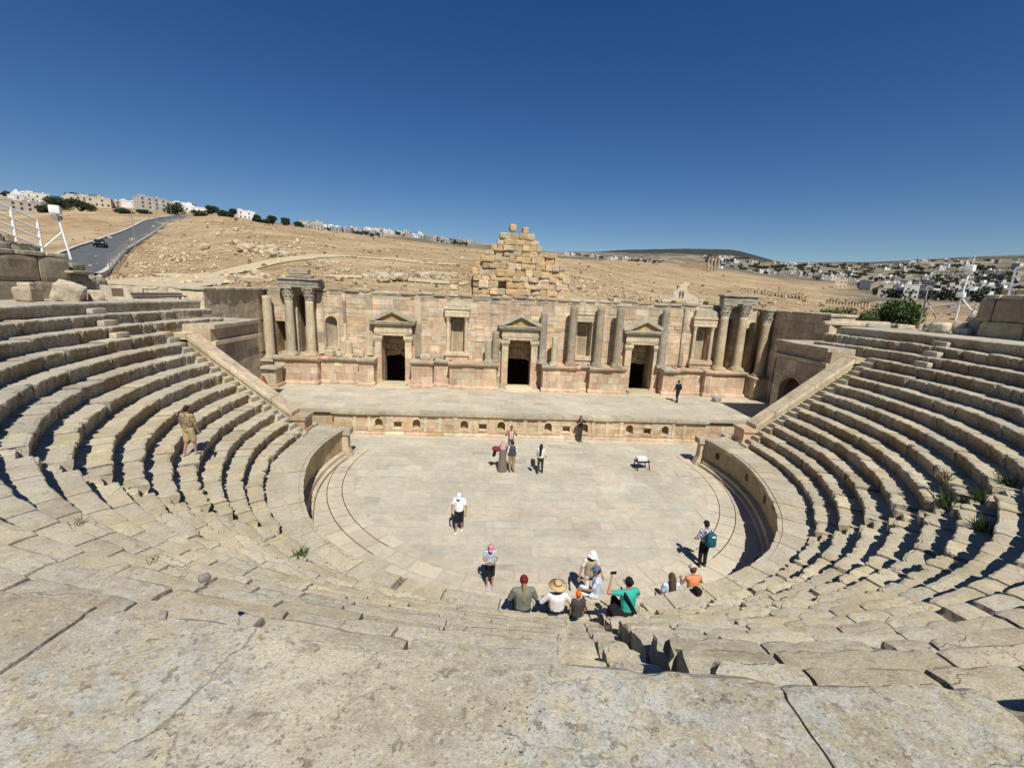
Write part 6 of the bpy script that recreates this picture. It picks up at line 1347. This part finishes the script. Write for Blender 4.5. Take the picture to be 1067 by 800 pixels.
for i, (x, y, sx, sy, sz, lab) in enumerate(RS2):
    mb = MB(); mb.rough((x, y, WK + sz / 2 - .04), (sx, sy, sz), .4 if i < 5 else -.35, pal((.58, .51, .39)), seed=i + 90, sub=7, amp=.10 if i < 5 else .03, pw=5 if i < 5 else 12)
    o = mb.build('stone_block', M_dark); tag(o, lab, 'stone', 'loose blocks on the right walkway')
for sg in (-1, 1):                                                  # ground beside the top of the seats
    mb = MB(); mb.box(*sorted((sg * 21.2, sg * 27)), .4, 9.2, 5.0, WK - .06, (.52, .46, .34)); o = mb.build('walkway_ground', M_dark); tag(o, kind='structure')
def rail(sg):
    root = empty('handrail', f'white painted pipe handrail climbing from the {"left" if sg < 0 else "right"} upper wall', 'railing', (0, 0, 0), 0, 'white handrails')
    if sg < 0: A = Vector((-23.5, 1.25, WK + 2.15)); d = Vector((-.25, -1.5, .56)); n = 4; hh = 1.42
    else: A = Vector((23.3, -.12, WK + 2.0)); d = Vector((.25, -1.1, .40)); n = 3; hh = 1.42
    for i in range(n):
        p = A + d * (i * .62 / .62 * .62); mb = MB(); mb.tube(p, p + Vector((0, 0, hh)), .055); mb.build('post', M_white, root)
    e = A + d * ((n + 1) * .62)
    for k, nm in ((1.0, 'top_rail'), (.7, 'rail'), (.42, 'rail'), (.16, 'rail')):
        if sg > 0 and k == .16: continue
        mb = MB(); mb.tube(A + Vector((0, 0, hh * k)), e + Vector((0, 0, hh * k)), .05); mb.build(nm, M_white, root)
for sg in (-1, 1): rail(sg)
root = empty('floodlight_mast', 'white braced pipe mast with a white box on top beside the left upper wall', 'mast', (-24.2, 3.3, WK + 1.9))
mb = MB(); mb.tube((.1, 0, 0), (-.22, 0, 2.25), .05); mb.build('pole', M_white, root); mb = MB(); mb.tube((-.12, 0, 1.35), (-.1, -1.15, .45), .035); mb.tube((-.1, -1.15, .45), (-.1, -1.15, .3), .035); mb.build('brace', M_white, root)
mb = MB(); mb.rough((-.28, 0, 2.42), (.42, .42, .4), .5, sub=4, amp=0, pw=14); mb.build('box', M_white, root); mb = MB(); mb.box(-.42, -.1, -.14, .14, 1.95, 2.12); mb.build('bracket', M_metal, root)
root = empty('scaffold_mast', 'white pipe tripod mast with floodlight boxes among loose blocks on the right', 'mast', (24.3, 3.0, WK))
def pipe(nm, *sg, mat=M_white, r=.035):
    mb = MB()
    for a, b in sg: mb.tube(a, b, r)
    return mb.build(nm, mat, root)
pipe('pole', ((0, 0, .4), (.08, 0, 3.4)), r=.045); pipe('leg', ((.02, 0, 1.9), (-.3, 1.0, .3))); pipe('leg', ((.03, 0, 2.0), (.3, -.9, .9)), ((.3, -.9, .9), (.2, -.45, .75))); pipe('leg', ((.2, -.75, 1.5), (.2, -.3, .5))); pipe('brace', ((.2, -.55, 1.35), (.5, -1.2, .95)))
pipe('cable_post', ((-.5, 1.55, 0), (-.3, 1.75, 2.5)), mat=M_metal, r=.035); pipe('cable_post', ((-.4, 1.6, 1.3), (.2, -.5, 1.75)), ((-.4, 1.6, 1.9), (-.2, .6, .3)), mat=M_metal, r=.022)
for x, y, z, s_, nm in ((.08, 0, 3.62, .42, 'floodlight_box'), (.1, .42, 3.6, .26, 'floodlight_box'), (.02, .05, 2.15, .34, 'control_box')):
    mb = MB(); mb.rough((x, y, z), (s_, s_, s_ * .9), .4, sub=4, amp=0, pw=14); mb.build(nm, M_white, root)
pipe('antenna', ((.08, -.05, 3.8), (.12, -.1, 4.3)), r=.014); pipe('antenna', ((.1, .1, 3.8), (.06, .2, 4.1)), r=.012)
# table on the orchestra floor
root = empty('small_table', 'small black folding table with a white box on it on the orchestra floor', 'table', (6.45, 1.75, 0), R_(12))
mk_b = plain('black_paint', (.014, .014, .015), .5)
mb = MB(); mb.rough((0, 0, .48), (.80, .50, .06), 0, sub=4, amp=0, pw=14); mb.build('tabletop', mk_b, root)
for sx in (-1, 1):
    for sy in (-1, 1): mb = MB(); mb.tube((sx * .32, sy * .19, .46), (sx * .39, sy * .24, 0), .03); mb.build('leg', mk_b, root)
root = empty('white_box', 'white box lying on the small black table in the orchestra', 'box', (6.42, 1.76, .50), R_(5)); mb = MB(); mb.rough((0, 0, .11), (.58, .36, .18), 0, sub=4, amp=.0, pw=16); mb.build('case', M_white, root); mb = MB(); mb.box(-.3, .3, -.187, .187, .15, .162); mb.build('lid_seam', M_metal, root)
mb = MB(); mb.rough((15.9, 12.0, ST + .2), (.7, .5, .42), .4, (.33, .32, .30), seed=8, sub=6, amp=.07, pw=4); o = mb.build('stone_block', M_dark); tag(o, 'grey rounded stone on the stage floor by the thick right corner column', 'stone')
# weeds between the seats
def weed(px, py, k, s, col, lab, seed, n=60):
    if s < .25: n = 14
    d = FW + RT * ((px - 533.5) / FPX) - UP * ((py - 400) / FPX); z = HK(k) - RI + .0; t = (z - CAM.z) / d.z; p = CAM + d * t; rnd = random.Random(seed); mb = MB()
    for i in range(n):
        a = rnd.uniform(0, 6.3); q = rnd.random() * s * .6; b = Vector((p.x + q * math.cos(a), p.y + q * math.sin(a), z)); tip = b + Vector((rnd.gauss(0, .35) * s, rnd.gauss(0, .35) * s, rnd.uniform(.4, 1.1) * s)); w = Vector((-math.sin(a), math.cos(a), 0)) * min(.018, s * .03)
        m_ = (b + tip) / 2 + Vector((0, 0, .08 * s)); kk = rnd.uniform(.7, 1.3); mb.add([tuple(b - w), tuple(b + w), tuple(m_ + w), tuple(tip), tuple(m_ - w)], [(0, 1, 2, 3, 4)], tuple(c * kk for c in col))
    o = mb.build('weed', M_leaf); tag(o, lab, 'weed', 'weeds between the seats')
G1, G2 = (.06, .09, .025), (.20, .16, .08)
for i, (px, py, k, s, col, lab) in enumerate(((985, 530, 6, .55, G1, 'green weed in the right stair, between upper pair of dark gaps'), (946, 548, 4, .6, G1, 'largest green weed in the right stair'), (982, 542, 5, .5, G1, 'green weed below the topmost stair weed on the right'), (1022, 522, 7, .45, G1, 'green weed in the right stair nearest the right edge'), (1050, 505, 8, .4, G1, 'small green weed at the very right edge of the seats'), (1022, 552, 7, .4, G1, 'low green weed in shade near the lower right seats'), (314, 579, 4, .28, G1, 'small green grass tuft on the left centre seats'), (78, 548, 10, .2, G2, 'dry straw weed on the left lower seats'), (158, 585, 12, .13, G2, 'dry straw weed near the left foreground slab'), (983, 500, 7, .35, G2, 'dry straw weed above the green weeds of the right stair'))): weed(px, py, k, s, col, lab, i + 5)
# small stones lying on the near slabs
for i, (px, py, s, lab) in enumerate(((62, 625, .018, 'small grey loose stone on the left foreground slab, leftmost of three'), (86, 605, .016, 'small round grey stone at the left slab edge'), (170, 642, .024, 'dark pointed stone wedged at the left slab crack'), (172, 592, .016, 'small dark stone on the left rows above the slab'), (213, 602, .018, 'angular grey stone in a gap of the left rows'))):
    d = FW + RT * ((px - 533.5) / FPX) - UP * ((py - 400) / FPX); z = WK; t = (z - CAM.z) / d.z; p = CAM + d * t; mb = MB(); mb.rough((p.x, p.y, WK + s * .1), (s * 1.6, s * 1.1, s), i, pal((.24, .23, .2)), seed=i, sub=5, amp=.02, pw=4); o = mb.build('loose_stone', M_dark); tag(o, lab, 'stone', 'loose stones on the near slabs')
